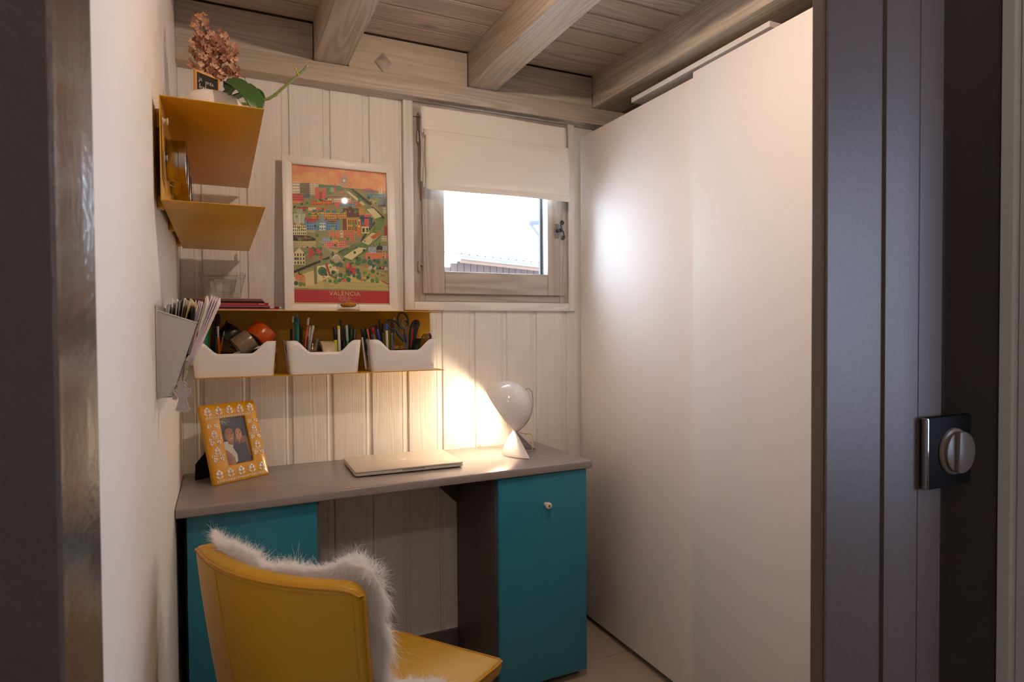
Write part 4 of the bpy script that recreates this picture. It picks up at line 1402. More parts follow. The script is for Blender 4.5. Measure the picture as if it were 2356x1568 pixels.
# sky
top = np.clip(G.Y/.2, 0, 1)[..., None]
sky = G.c('#d98a5c')*(1-top)+G.c('#e0a06a')*top
G.a[:int(.22*G.h)] = sky[:int(.22*G.h)]
for x, y_, r in ((175, 165, 26), (280, 250, 42), (330, 255, 44), (200, 280, 50), (440, 290, 40), (520, 230, 28), (760, 250, 34), (840, 300, 34), (900, 320, 28), (940, 250, 38), (1000, 280, 30), (620, 190, 30)):
    gc(x, y_, r, '#e0b268', .55)
for x, y_, r, n_, col in ((636, 297, 58, 34, '#8f8f86'), (708, 287, 32, 22, '#e08a3c'), (590, 238, 20, 16, '#cf5a44'), (690, 335, 22, 16, '#d96a48')):
    for k in range(n_):
        a = 2*math.pi*k/n_
        gl(x+math.cos(a)*r*.25, y_+math.sin(a)*r*.25, x+math.cos(a)*r, y_+math.sin(a)*r, 1.6, col)
    gc(x, y_, r*.22, '#f0d8a0')
# land
gp([(145, 320), (400, 330), (620, 360), (800, 375), (1050, 400), (1050, 1340), (145, 1320)], '#8a8a55')
gp([(220, 318), (600, 345), (640, 380), (500, 430), (220, 400)], '#3f7a45')
gp([(145, 1180), (600, 1060), (1050, 1180), (1050, 1340), (145, 1320)], '#a39a5c')
gp([(145, 1230), (700, 1190), (1050, 1260), (1050, 1335), (145, 1318)], '#c3b573')
for k in range(7):
    gl(420, 1255+k*11, 1050, 1268+k*10, 1.6, '#8a9a55')
for k in range(60):
    x, y_ = rg.uniform(150, 1040), rg.uniform(380, 1200)
    w_, h = rg.uniform(30, 120), rg.uniform(14, 46)
    gp([(x, y_), (x+w_, y_+h*.4), (x+w_*.9, y_+h), (x-w_*.2, y_+h*.7)], rg.choice(['#7c8450', '#9a9560', '#6f7d4c', '#b5aa6c', '#8f7a4e']))
# green river bed with bridges
bed = [(620, 360), (690, 365), (905, 530), (860, 560), (1030, 650), (1020, 690), (935, 680), (925, 770), (990, 820), (960, 860), (850, 940), (850, 970), (660, 1060), (560, 990), (780, 890), (840, 830), (900, 780), (930, 700), (940, 660), (840, 570), (880, 540)]
gp(bed, '#5e7a3f')
gp([(690, 375), (720, 372), (910, 520), (880, 530)], '#23241c')
gp([(880, 540), (920, 548), (1035, 655), (1010, 660)], '#2a2a20')
gp([(655, 400), (680, 400), (840, 525), (815, 535)], '#d6c996')
gp([(850, 570), (920, 560), (1000, 640), (930, 660)], '#cfc791'); gp([(930, 690), (1000, 680), (1040, 700), (980, 770), (925, 770)], '#6b8a45')
gp([(560, 990), (800, 870), (850, 800), (935, 700), (925, 685), (830, 790), (775, 880), (560, 975)], '#2b2a20')
gp([(150, 1180), (480, 1040), (480, 1015), (150, 1155)], '#26271f')
gp([(610, 1020), (760, 930), (840, 940), (690, 1050)], '#d9cf9a'); gp([(790, 880), (900, 790), (985, 810), (860, 910)], '#cfc48c')
gp([(880, 830), (960, 790), (985, 810), (910, 860)], '#b5622f')
gp([(330, 860), (600, 1130), (640, 1150), (640, 1080), (420, 900)], '#8f8a58'); gp([(380, 870), (600, 1090), (620, 1070), (420, 880)], '#a5a06a')
gp([(150, 1215), (330, 1150), (330, 1290), (150, 1310)], '#d4c88f')
gp([(330, 1100), (355, 1100), (360, 1280), (332, 1285)], '#7d7a50'); gp([(395, 1050), (420, 1050), (445, 1255), (415, 1260)], '#8d8a66')
gp([(360, 1110), (560, 1080), (560, 1170), (420, 1240), (360, 1260)], '#d8cc95')
gp([(425, 1060), (450, 1060), (490, 1200), (470, 1205)], '#a03a2c')
gc(410, 1160, 42, '#2f6a40')
# buildings
bld(145, 305, 217, 415, '#d9cdb0', '#3c3228', 3, 4, .7, .2)
bld(222, 318, 310, 432, '#6f6b4c', '#22251e', 6, 7, .45, .45); bld(255, 428, 310, 460, '#2f6f86', '#1c3c48', 4, 2)
bld(310, 315, 392, 432, '#d8cba0', '#2a2a20', 6, 7, .45, .5)
gr(357, 362, 465, 470, '#cf5a50'); gr(395, 362, 425, 440, '#8a8a55'); bld(395, 400, 425, 470, '#b8453c', '#5a1f1c', 2, 2)
gc(520, 385, 24, '#8fa87a'); gr(540, 325, 556, 415, '#c9503f'); gr(544, 345, 552, 360, '#6a2418')
bld(465, 455, 695, 500, '#d9cc9c', '#4c432c', 14, 2, .5, .45); gr(465, 448, 690, 460, '#7a4a30')
bld(145, 420, 255, 490, '#c94c44', '#6e2420', 7, 3, .6, .35); gr(145, 490, 235, 512, '#d47a34')
bld(320, 482, 515, 535, '#d77a3a', '#6a2c18', 12, 2, .45, .6); gp([(350, 490), (400, 468), (450, 490)], '#3a2a22')
gr(540, 500, 785, 545, '#cf5450'); bld(585, 512, 705, 545, '#6d6a80', '#4c8aa8', 10, 1, .8, .8); bld(705, 508, 742, 550, '#3f5a6a', '#c9d0c8', 4, 3, .6, .6)
bld(615, 560, 780, 645, '#6a3a24', '#2a160e', 12, 4, .5, .5); gr(672, 545, 706, 640, '#5a2e1c')
bld(772, 552, 832, 620, '#d7a03c', '#5a3c14', 5, 4, .5, .55)
gr(785, 620, 905, 730, '#cf5050'); bld(785, 625, 825, 725, '#2f5c86', '#1c3a58', 2, 1, .4, .9); bld(868, 630, 905, 725, '#2f5c86', '#1c3a58', 2, 1, .4, .9); gr(780, 645, 910, 660, '#1c2a40')
gr(190, 548, 290, 590, '#a52c26'); gr(290, 552, 365, 582, '#d8c48f'); gr(365, 556, 470, 585, '#cf6a32')
bld(320, 585, 650, 655, '#cfa03a', '#4a3818', 18, 3, .5, .5)
for k in range(5):
    gr(330+k*62, 572+k*4, 370+k*62, 592+k*4, '#2f7d86')
bld(185, 565, 240, 610, '#b9bfa4', '#2f6f6a', 3, 5, .8, .4); bld(160, 612, 262, 705, '#d5d4b4', '#3a7a76', 2, 9, .85, .4)
bld(255, 690, 580, 770, '#5d97b8', '#1d3550', 16, 3, .45, .55); gr(275, 655, 365, 695, '#b23a3a'); bld(470, 668, 560, 705, '#6d3022', '#d8b8a0', 9, 2, .5, .3)
for x in (265, 375, 568, 455):
    gp([(x-12, 672), (x, 640), (x+12, 672)], '#a5282c'); gr(x-12, 672, x+12, 770, '#4f8ab0')
gr(408, 610, 428, 690, '#5d97b8'); gc(418, 605, 9, '#d8b24a'); bld(392, 700, 448, 770, '#cfd8d8', '#3a5a74', 3, 2)
bld(612, 660, 650, 770, '#7a4424', '#3a1e10', 3, 6, .5, .5); gr(650, 655, 665, 770, '#cf8a3c'); bld(665, 660, 748, 790, '#d7a02c', '#2a2414', 5, 2, .6, .75)
gr(748, 660, 790, 830, '#c4703a'); gr(762, 668, 780, 740, '#e0c890'); gr(766, 680, 776, 720, '#4a3420')
bld(795, 735, 870, 800, '#d6c48a', '#2a2418', 2, 1, .6, .6)
bld(145, 725, 270, 815, '#d9cf9c', '#1f1f18', 7, 3, .45, .6); gp([(150, 725), (190, 700), (230, 725)], '#c9bd88'); gc(165, 712, 10, '#c4473a')
gp([(145, 815), (300, 825), (352, 850), (350, 870), (145, 875)], '#26221a'); gp([(160, 828), (300, 838), (330, 855), (200, 862)], '#8a4a3c')
bld(145, 872, 352, 935, '#cfc48c', '#3a3020', 20, 4, .45, .6)
bld(480, 770, 725, 840, '#d88a50', '#5a2a18', 16, 4, .45, .55); gc(597, 790, 16, '#d8c890'); bld(585, 770, 612, 835, '#d8c890', '#2f5c76', 2, 2); bld(620, 775, 722, 880, '#d8703a', '#3c5a70', 5, 6, .5, .5)
bld(412, 840, 495, 890, '#9ab8bc', '#2f5a72', 6, 4, .6, .6); bld(445, 872, 650, 935, '#c95050', '#e0c8a8', 12, 3, .4, .5); gr(530, 858, 565, 935, '#d8a03a'); gr(540, 880, 556, 935, '#b5622f')
gp([(290, 935), (405, 935), (412, 1035), (385, 1035), (370, 980), (350, 962), (325, 985), (312, 1035), (288, 1035)], '#c23a3a'); gp([(322, 1000), (350, 965), (376, 1000), (376, 1010), (322, 1010)], '#8a5a44')
gp([(150, 990), (200, 935), (252, 990)], '#d9cf9c'); bld(150, 985, 252, 1098, '#d6ca94', '#1d1c18', 4, 3, .45, .6); gr(165, 1030, 180, 1055, '#2f6f86'); gr(205, 1030, 220, 1055, '#2f6f86')
bld(855, 425, 1045, 460, '#3f8aa0', '#2a6478', 6, 2, .8, .3); bld(965, 455, 1045, 530, '#3a7a90', '#3a2014', 4, 5, .8, .5); bld(965, 530, 1045, 545, '#16242c', '#16242c', 1, 1)
for k in range(9):
    gl(800+k*17, 402-30*math.sin(k/8*math.pi), 817+k*17, 402-30*math.sin((k+1)/8*math.pi), 4, '#c23a36')
gp([(815, 400), (870, 382), (930, 395), (950, 412), (820, 405)], '#7a6a8a')
gr(975, 360, 1012, 425, '#d8c48f'); gr(990, 365, 997, 420, '#b8402a')
bld(1018, 550, 1050, 612, '#d6cfae', '#3a3a2c', 2, 4); bld(1022, 728, 1050, 820, '#b5473e', '#5a2018', 2, 6, .8, .4); bld(990, 825, 1050, 872, '#d8cf9f', '#4a5a48', 5, 2, .5, .6)
bld(855, 928, 940, 985, '#3f6a90', '#d8dcd8', 1, 5, .95, .45); gc(972, 945, 34, '#1d1d22'); bld(940, 955, 1010, 985, '#a08a5c', '#3a2c1c', 6, 1); bld(1000, 920, 1050, 960, '#3f6a90', '#d8dcd8', 1, 4, .95, .45)
bld(825, 982, 1050, 1040, '#d06a42', '#e2c09a', 16, 3, .3, .5); bld(1000, 960, 1025, 1040, '#c9b88c', '#2a2420', 1, 5, .6, .5)
for k in range(9):
    gl(510+6*k, 1035+10*k, 548+4*k, 1012+10*k, 1.8, '#cfd2c0')
for k in range(12):
    a0, a1 = math.pi*1.05+k/12*math.pi*.95, math.pi*1.05+(k+1)/12*math.pi*.95
    gl(545+34*math.cos(a0), 1045+40*math.sin(a0), 545+34*math.cos(a1), 1045+40*math.sin(a1), 3, '#e6e2cf')
gr(632, 1100, 722, 1185, '#c2383c'); gp([(640, 1100), (676, 1070), (715, 1100)], '#b23236'); bld(632, 1105, 722, 1145, '#c2383c', '#6a181c', 5, 2, .4, .5); gr(664, 1155, 690, 1185, '#5a1418'); gr(652, 1075, 664, 1100, '#d85050'); gr(692, 1075, 704, 1100, '#d85050')
gp([(850, 1105), (1050, 1120), (1050, 1145), (850, 1140)], '#b9bcae'); gr(850, 1098, 1050, 1108, '#3f7a78'); gr(960, 1112, 1010, 1140, '#2a2a26')
gp([(980, 1240), (1050, 1270), (1050, 1285), (980, 1250)], '#a83a36')
gc(205, 1225, 45, '#d07a4a'); bld(165, 1228, 250, 1280, '#cfa46a', '#8a3a2c', 8, 2, .3, .8)
# trees
for k in range(330):
    x, y_ = rg.uniform(148, 1045), rg.uniform(400, 1250)
    G_dense = (y_ > 1040 and x > 460) or rg.random() < .45
    if not G_dense:
        continue
    gc(x, y_, rg.uniform(7, 22) if y_ > 1000 else rg.uniform(6, 16), rg.choice(['#2f6a45', '#3f7a3f', '#27523c', '#5e8a44', '#6a8a3c', '#244a36', '#8a9a45', '#2f6a45', '#d06a4a' if rg.random() < .4 else '#3a7040']))
for x, y_, r in ((950, 1065, 24), (870, 1075, 26), (750, 1080, 26), (535, 1255, 26), (580, 1195, 22), (625, 1205, 20), (755, 1210, 22), (480, 1250, 16), (655, 1235, 22), (890, 1245, 20), (745, 1150, 22), (300, 635, 18), (165, 1275, 20), (205, 1285, 20), (237, 1285, 16), (845, 1215, 16), (785, 1240, 14), (580, 1095, 26)):
    gc(x, y_, r, rg.choice(['#2f6a4a', '#27604a', '#3f7a3f', '#6a8a3c']))
for x, y_, r in ((600, 1245, 12), (420, 1215, 10), (720, 1120, 9), (990, 1120, 12), (905, 1130, 10), (790, 1235, 14), (560, 630, 9)):
    gc(x, y_, r, '#d8604a')
G.a = np.clip(G.a*1.08, 0, 1)
G.rect(0, .8965, 1, .987, '#bd2d35')
G.rect(0, .987, 1, 1, '#c9b876')
for k in range(40):
    if not 15 < k < 25:
        G.rect(.36+k*.0075, .9495, .363+k*.0075, .951, '#d9a07c')
for cx in (.475, .520, .565):
    for k in range(14):
        a = 2*math.pi*k/14
        a2 = 2*math.pi*(k+1)/14
        r = .015+.002*math.cos(4*a)
        G.line(cx+r*math.cos(a), .950+r*.70*math.sin(a), cx+r*math.cos(a2), .950+r*.70*math.sin(a2), .0016, '#d9a884')
    G.ell(cx, .950, .005, .0035, '#d9a884')
x = .45
for l_ in (.012, .02, .008, .022, .015, .03, .012):
    G.rect(x, .9655, x+l_*.8, .9685, '#d9a07c')
    x += l_
def post_fn(U, V):
    x = ix0+(ix1-ix0)*U
    z = iz1-(iz1-iz0)*V
    return np.stack([x, np.full_like(x, .0120), z], 1) @ np.array(Mp.to_3x3()).T
G.mesh('print', post_fn, ps, M_print)
text('VALENCIA', .0208, Mp @ face_M((ix0+(ix1-ix0)*.5225, .0117, iz1-(iz1-iz0)*.9205), (1, 0, 0), (0, 0, 1)), mat('cream_title_ink', '#dcc78e', .6), ps, 'title', .0001, spacing=1.12)
# ================================================================== things on and under the left shelf
ZL = 1.5165+.2055+.002
pot = thing('plant_pot', 'low round white ceramic pot on top of the left ochre shelf', 'pot', (.1100, 1.665, ZL))
MB().lathe([(.0, .0), (.040, .0), (.054, .006), (.066, .026), (.0705, .048), (.068, .068), (.060, .082), (.051, .089), (.047, .0875), (.048, .082), (.060, .070), (.062, .048), (.052, .012), (.0, .008)], 48).build('pot_body', mat('white_ceramic', '#eae4dd', .2), pot, world=False)
MB().lathe([(.0, .080), (.051, .079), (.052, .074)], 32).build('soil', mat('bark_soil', '#4a3524', .9, bump=1, bscale=300), pot, world=False)
zt = ZL+.079
M_stem = mat('brown_stem', '#4d2c22', .7)
# orchid: two thick leaves and a cut flower spike
M_leaf1 = mat('orchid_leaf', '#3a5a2a', .38, var=.12, vscale=30)
M_spike = mat('orchid_stem', '#6d7a38', .5, var=.15, vscale=40)
orc = thing('orchid', 'orchid with two dark green leaves and a cut flower stem in the white pot', 'plant', (.13, 1.655, zt))
def leaf(pts, wid, nrm0, fold=.25):
    pts = [Vector(p) for p in pts]
    def sp(t):
        k = t*(len(pts)-1)
        i = min(int(k), len(pts)-2)
        u = k-i
        pa, a, b, pb = pts[max(i-1, 0)], pts[i], pts[i+1], pts[min(i+2, len(pts)-1)]
        return .5*((2*a)+(b-pa)*u+(2*pa-5*a+4*b-pb)*u*u+(-pa+3*a-3*b+pb)*u**3)
    def fn(u, v):
        p = sp(v)
        t = (sp(min(v+.02, 1))-sp(max(v-.02, 0))).normalized()
        side = t.cross(Vector(nrm0)).normalized()
        up = side.cross(t)
        w_ = wid*(math.sin(math.pi*min(1, (.12+.88*v)))**.6 if v < 1 else .0)
        w_ = wid*max(.02, (1-abs(2*(.1+.9*v)-1)**2.6))**.6
        s = (u-.5)*2
        return p+side*s*w_+up*abs(s)*w_*fold
    return fn
P3 = lambda x, y_, Y: at(x, y_, Y)
l1 = leaf([(.128, 1.655, zt), P3(540, 205, 1.645), P3(545, 196, 1.60), P3(565, 208, 1.57), P3(585, 232, 1.55), P3(592, 258, 1.545)], .028, (0, -.5, .85))
solid(MB().grid(l1, 11, 24).build('leaf', M_leaf1, orc, smooth=60), .0022)
l2 = leaf([(.130, 1.665, zt), P3(556, 222, 1.68), P3(578, 214, 1.70), P3(594, 222, 1.71), P3(601, 242, 1.712)], .022, (0, .2, 1), .2)
solid(MB().grid(l2, 11, 20).build('leaf', M_leaf1, orc, smooth=60), .0022)
l3 = leaf([(.126, 1.650, zt), P3(522, 214, 1.63), P3(536, 194, 1.62), P3(556, 198, 1.62), P3(568, 222, 1.62)], .020, (-.3, -.7, .6), .25)
solid(MB().grid(l3, 11, 20).build('leaf', M_leaf1, orc, smooth=60), .0022)
sp_ = [Vector((.14, 1.66, zt)), P3(572, 240, 1.66), P3(600, 231, 1.66), P3(618, 227, 1.66), P3(632, 219, 1.66), P3(655, 199, 1.66), P3(675, 182, 1.66), P3(690, 170, 1.66), P3(706, 153, 1.66)]
st = MB().tube(sp_, [.0034, .0034, .0034, .0036, .0038, .0034, .0034, .0032, .0032], 10).build('flower_stem', M_spike, orc)
MB().tube([P3(632, 219, 1.66), P3(635, 217, 1.66)], .0045, 10).build('node', M_spike, st)
MB().tube([P3(687, 173, 1.657), P3(681, 162, 1.655), P3(677, 147, 1.655)], [.0026, .0017, .0012], 8).build('side_shoot', mat('yellow_green_shoot', '#98922c', .5), st)
MB().tube([P3(706, 153, 1.66), P3(707.5, 151, 1.66)], .0029, 10).build('cut_end', mat('straw_cut', '#c9a765', .7), st)
# chalkboard sign
sg = thing('chalkboard_sign', 'small chalkboard reading je porte bonheur stuck in the white pot', 'sign', (.0775, 1.655, zt))
gL0, gR0 = atz(447, 159, 1.888), atz(503, 182.5, 1.888)
gL0 = at(447, 159, 1.66); gR0 = at(503, 182.5, 1.705)
rv = (gR0-gL0)
hgt_ = .072
dn = Vector((0, 0, -1))
Ms = face_M((0, 0, 0), rv, (0, 0, 1))
wS = rv.length
n_ = Ms.col[2].to_3d()
def sp3(u, v, d):
    'point on the sign: u along, v down, d proud of the face'
    return gL0+rv*u+dn*v+n_*d
def slab(u0, u1, v0, v1, d0, d1, mb):
    P_ = [sp3(u0, v0, d0), sp3(u1, v0, d0), sp3(u1, v1, d0), sp3(u0, v1, d0), sp3(u0, v0, d1), sp3(u1, v0, d1), sp3(u1, v1, d1), sp3(u0, v1, d1)]
    return mb.add(P_, [[0, 1, 2, 3], [7, 6, 5, 4], [0, 4, 5, 1], [1, 5, 6, 2], [2, 6, 7, 3], [3, 7, 4, 0]])
slab(.03, .97, .002, hgt_-.002, -.003, .001, MB()).build('slate', mat('chalkboard', '#23241f', .8), sg, smooth=0)
fr_ = MB()
slab(0, 1, 0, .0042, -.004, .003, fr_)
slab(0, 1, hgt_-.0042, hgt_, -.004, .003, fr_)
slab(0, .062, .0042, hgt_-.0042, -.004, .003, fr_)
slab(.938, 1, .0042, hgt_-.0042, -.004, .003, fr_)
fr_.build('wooden_rim', mat('pale_wood_rim', '#d79b4e', .5), sg, smooth=0)
slab(.44, .56, hgt_, hgt_+.02, -.003, .001, MB()).build('stake', mat('pale_wood_stake', '#c08a48', .6), sg, smooth=0)
# chalk handwriting as strokes (unit boxes, baseline 0, x-height 1)
L = {
 'j': [[(0, .9), (.35, 1), (.35, -.2), (.2, -.8), (-.1, -.7), (.1, -.3), (.7, .2)], [(.35, 1.5), (.38, 1.6)]],
 'e': [[(0, .2), (.5, .55), (.5, .9), (.25, 1), (.05, .6), (.1, .15), (.4, 0), (.75, .25)]],
 'p': [[(0, .5), (.3, 1), (.25, .2), (.1, -.9)], [(.25, .6), (.5, 1), (.8, .85), (.8, .3), (.5, 0), (.25, .2)]],
 'o': [[(.55, .95), (.2, .95), (.05, .5), (.2, .05), (.5, .05), (.65, .5), (.55, .95), (.9, .85)]],
 'r': [[(0, .7), (.15, 1), (.25, .85), (.55, .9), (.45, .2), (.6, 0), (.85, .25)]],
 't': [[(0, .3), (.35, 1.5), (.3, .3), (.45, 0), (.75, .25)], [(.05, 1.05), (.65, 1.1)]],
 'b': [[(0, .2), (.45, 1.5), (.3, 1.9), (.15, 1.5), (.15, .3), (.35, 0), (.6, .3), (.5, .8), (.3, .7), (.9, .75)]],
 'n': [[(0, .2), (.1, 1), (.15, 0), (.3, .8), (.5, 1), (.6, .7), (.6, .1), (.8, .1), (.95, .4)]],
 'h': [[(0, .2), (.4, 1.5), (.3, 1.9), (.15, 1.5), (.12, 0), (.3, .8), (.5, .95), (.6, .6), (.6, .1), (.9, .3)]],
 'u': [[(0, .7), (.1, 1), (.1, .3), (.3, 0), (.55, .3), (.6, 1), (.6, .2), (.75, 0), (.95, .3)]],
}
ch = MB()
def write(word, u0, v0, s, slope=0.):
    x = u0
    for c in word:
        for strk in L[c]:
            ch.tube([sp3((x+p[0]*s/wS), v0-p[1]*s+slope*(x-u0), .0014) for p in strk], .00042, 5)
        x += s*.82/wS
write('je', .15, .0215, .0062)
write('porte', .42, .0245, .0058)
write('bonheur', .17, .0405, .0066)
ch.build('chalk_writing', mat('white_chalk', '#e8e4d8', .9), sg)
# dried hydrangea
hy = thing('dried_hydrangea', 'dried pinkish brown hydrangea head standing in the white pot', 'flower', (.085, 1.70, zt))
M_pet = [mat('dried_petal_%d' % i, c, .7, var=.2, vscale=60) for i, c in enumerate(('#c99c7c', '#bd8b70', '#b27c68', '#d2a988', '#a7745e'))]
stems = MB()
top0 = at(490, 130, 1.72)
stems.tube([(.088, 1.695, zt), at(500, 200, 1.70), at(488, 165, 1.72), at(482, 130, 1.735)], .0016, 7)
stems.tube([(.092, 1.70, zt), at(502, 185, 1.705), at(508, 150, 1.72), at(514, 110, 1.735)], .0014, 7)
stems.build('stem', M_stem, hy)
def floret_mesh(i, rr_):
    mb = MB()
    for k in range(4):
        a = math.pi/2*k+rr_.uniform(-.2, .2)
        tl = rr_.uniform(.15, .6)
        l_ = .0078*rr_.uniform(.85, 1.15)
        w_ = l_*.42
        pts = [(0, 0, 0), (l_*.35, w_*.8, .12*l_+tl*l_*.1), (l_*.75, w_*.95, tl*l_*.5), (l_, 0, tl*l_), (l_*.75, -w_*.95, tl*l_*.5), (l_*.35, -w_*.8, .12*l_+tl*l_*.1), (l_*.6, 0, tl*l_*.2)]
        mb.add(pts, [[0, 6, 1], [1, 6, 2], [2, 6, 3], [3, 6, 4], [4, 6, 5], [5, 6, 0]], 0, Matrix.Rotation(a, 4, 'Z'))
    mb.add([(.001*math.cos(a), .001*math.sin(a), .001) for a in (0, 2.1, 4.2)]+[(0, 0, .0026)], [[0, 1, 3], [1, 2, 3], [2, 0, 3]])
    return mb.mesh('floret_%d' % i, M_pet[i % 5], 60)
rr_ = random.Random(21)
FM = [floret_mesh(i, rr_) for i in range(15)]
lobes = [((462, 60), 20, 30, 30), ((470, 105), 34, 32, 70), ((505, 100), 24, 30, 45), ((520, 120), 26, 30, 45), ((460, 145), 26, 20, 30), ((510, 155), 34, 24, 55), ((540, 165), 12, 16, 14), ((500, 175), 14, 12, 12)]
wire = MB()
for (c, rx, ry, n_) in lobes:
    for k in range(n_):
        a = rr_.uniform(0, 2*math.pi)
        q = rr_.random()**.5
        dy = rr_.uniform(-.045, .045)*(1-.5*q)
        p = at(c[0]+rx*q*math.cos(a), c[1]+ry*q*math.sin(a), 1.725+dy)
        if p.x < .006 or p.x > .2:
            continue
        o = bpy.data.objects.new('floret', FM[rr_.randrange(15)])
        C.objects.link(o)
        o.parent = hy
        o.location = p-WL[hy.name]
        d = Vector((rr_.gauss(0, .5), -.8+rr_.gauss(0, .5), rr_.gauss(-.1, .5))).normalized()
        o.rotation_euler = d.to_track_quat('Z', 'Y').to_euler()
        if rr_.random() < .5:
            cc = at(c[0]*.6+.4*492, c[1]+20, 1.725)
            wire.tube([p, p.lerp(cc, .5)+Vector((0, .004, -.004)), cc], .0004, 4)
wo = wire.build('twigs', M_stem, hy)
wo['kind'] = 'stuff'

# tins, strap and magnets on the back plate of the left shelf
YX = Matrix.Rotation(math.radians(90), 4, 'Y')
def tin(label, y_, z_, r=.0465):
    t = thing('magnetic_tin', label, 'tin', (.0142, y_, z_), group=None)
    MB().lathe([(.0, .0), (r*.97, .0), (r*.985, .0015), (r*.985, .0235)], 44, 0, YX).build('tin_body', M_steel, t, world=False)
    MB().lathe([(r*.985, .0235), (r*1.01, .0245), (r*1.01, .0375), (r*.99, .0385), (r*.95, .0390), (r*.95, .0372), (.0, .0372)], 44, 0, YX).build('lid', M_steel, t, world=False)
    MB().lathe([(r*.94, .0374), (r*.94, .0378), (.0, .0378)], 36, 0, YX).build('lid_window', pane('tin_window', (.85, .8, .75)), t, world=False)
tin('round steel tin on the left shelf, nearest the camera', 1.592, 1.6335)
tin('round steel tin on the left shelf, second behind the nearest one', 1.712, 1.6265)
tin('round steel tin on the left shelf, farthest of the three', 1.845, 1.6105)
def magnet(label, y_, z_, r=.006, h=.010):
    t = thing('magnet', label, 'magnet', (.0142, y_, z_))
    MB().lathe([(.0, .0), (r, .0), (r, h*.25), (r*.72, h*.4), (r*.72, h*.7), (r, h*.85), (r, h), (.0, h)], 20, 0, YX).build('magnet_body', mat('white_magnet', '#c9c2b8', .4), t, world=False)
magnet('white magnet high on the left shelf back plate', 1.452, 1.679, .0075, .012)
magnet('small white magnet beside the nearest steel tin', 1.480, 1.612, .006, .008)
ss = thing('plastic_strap', 'curved clear plastic strap hanging below the magnet on the left shelf', 'strap', (.02, 1.47, 1.60))
spts = [at(372, 345, 1.47), at(367, 368, 1.465), at(368, 388, 1.465), at(375, 408, 1.475), at(386, 423, 1.50), at(400, 431, 1.53)]
def strap_fn(u, v):
    k = v*(len(spts)-1)
    i = min(int(k), len(spts)-2)
    p = spts[i].lerp(spts[i+1], k-i)
    q = p+Vector((.0015*math.sin(v*3), (u-.5)*.030, (u-.5)*.006))
    q.x = max(q.x, .0165)
    return q
solid(MB().grid(strap_fn, 4, 24).build('strap', mat('smoky_plastic', '#8f867c', .2), ss, smooth=60), .0012)
cardm = thing('paper_slip', 'narrow paper slip pinned under the high magnet', 'paper', (.016, 1.452, 1.66))
MB().add([(.0152, 1.436, 1.694), (.0152, 1.470, 1.694), (.0152, 1.486, 1.575), (.0152, 1.446, 1.56), (.0158, 1.436, 1.694), (.0158, 1.470, 1.694), (.0158, 1.486, 1.575), (.0158, 1.446, 1.56)],
         [[0, 3, 2, 1], [4, 5, 6, 7], [0, 1, 5, 4], [1, 2, 6, 5], [2, 3, 7, 6], [3, 0, 4, 7]]).build('slip', mat('ochre_slip', '#c08a2c', .5), cardm, smooth=0)
dsh = thing('grey_dish', 'flat grey woven coaster on the lower plate of the left shelf', 'coaster', (.092, 1.50, 1.5168))
MB().lathe([(.0, .0), (.040, .0), (.043, .003), (.038, .0065), (.0, .008)], 32).build('coaster_body', mat('grey_felt', '#6d6a64', .9, bump=1, bscale=500), dsh, world=False)
tg = thing('yellow_tag', 'small yellow tag hanging at the end of the left shelf', 'tag', (.208, 2.2, 1.54))
MB().box((.2082, 2.195, 1.522), (.2098, 2.215, 1.553), .0004).build('tag_body', mat('bright_yellow', '#e8c80c', .4), tg)

# ------------------------------------------------------------------ letter holder on the left wall
M_gm = mat('pale_grey_metal', '#c3c4c2', .4)
lh = thing('letter_holder', 'wedge shaped pale grey metal letter holder on the left wall', 'letter holder', (.004, 1.53, 1.12))
y0, y1 = 1.410, 1.650
side = [(.004, 1.123), (.0265, 1.121), (.0735, 1.2685), (.004, 1.293)]
MB().prism(side, 1, y0, y0+.0015).build('side_panel', M_gm, lh, smooth=0)
MB().prism(side, 1, y1-.0015, y1).build('side_panel', M_gm, lh, smooth=0)
MB().prism([(.025, 1.121), (.0265, 1.121), (.0740, 1.2685), (.0725, 1.2690)], 1, y0+.0015, y1-.0015).build('front_panel', M_gm, lh, smooth=0)
MB().box((.0005, y0-.004, 1.119), (.004, y1+.004, 1.305), .001).build('back_panel', M_gm, lh)
MB().box((.004, y0, 1.121), (.0265, y1, 1.1225)).build('bottom_panel', M_gm, lh)
MB().tube([(.004, y0+.0007, 1.2935), (.0738, y0+.0007, 1.2688)], .0018, 8).build('rolled_rim', M_gm, lh)
# letters: thin sheets parallel to the wall, fanning outwards
rl = random.Random(9)
mails = [('#8d8f98', .004, 367+16, 700), ('#b39a4a', .003, 386, 706), ('#c7c5c6', .0018, 398, 690), ('#d9d6d6', .0028, 404, 688), ('#a7a6ac', .0014, 409, 688), ('#787a82', .0022, 414, 686), ('#cfc8bf', .0016, 421, 684), ('#9a958a', .0030, 428, 692), ('#c2b292', .0022, 440, 690), ('#b8a684', .0022, 447, 691)]
labs = ['grey envelope closest to the wall in the letter holder', 'ochre brown envelope near the wall in the letter holder', 'white envelope third from the wall in the letter holder', 'thick white envelope in the left half of the letter holder', 'thin grey letter in the left half of the letter holder', 'dark grey letter in the middle of the letter holder', 'cream folded letter, tallest in the left half of the letter holder', 'grey beige newspaper in the middle of the letter holder', 'tan folded paper with a bent top in the letter holder', 'sandy folded paper right of the bent one in the letter holder']
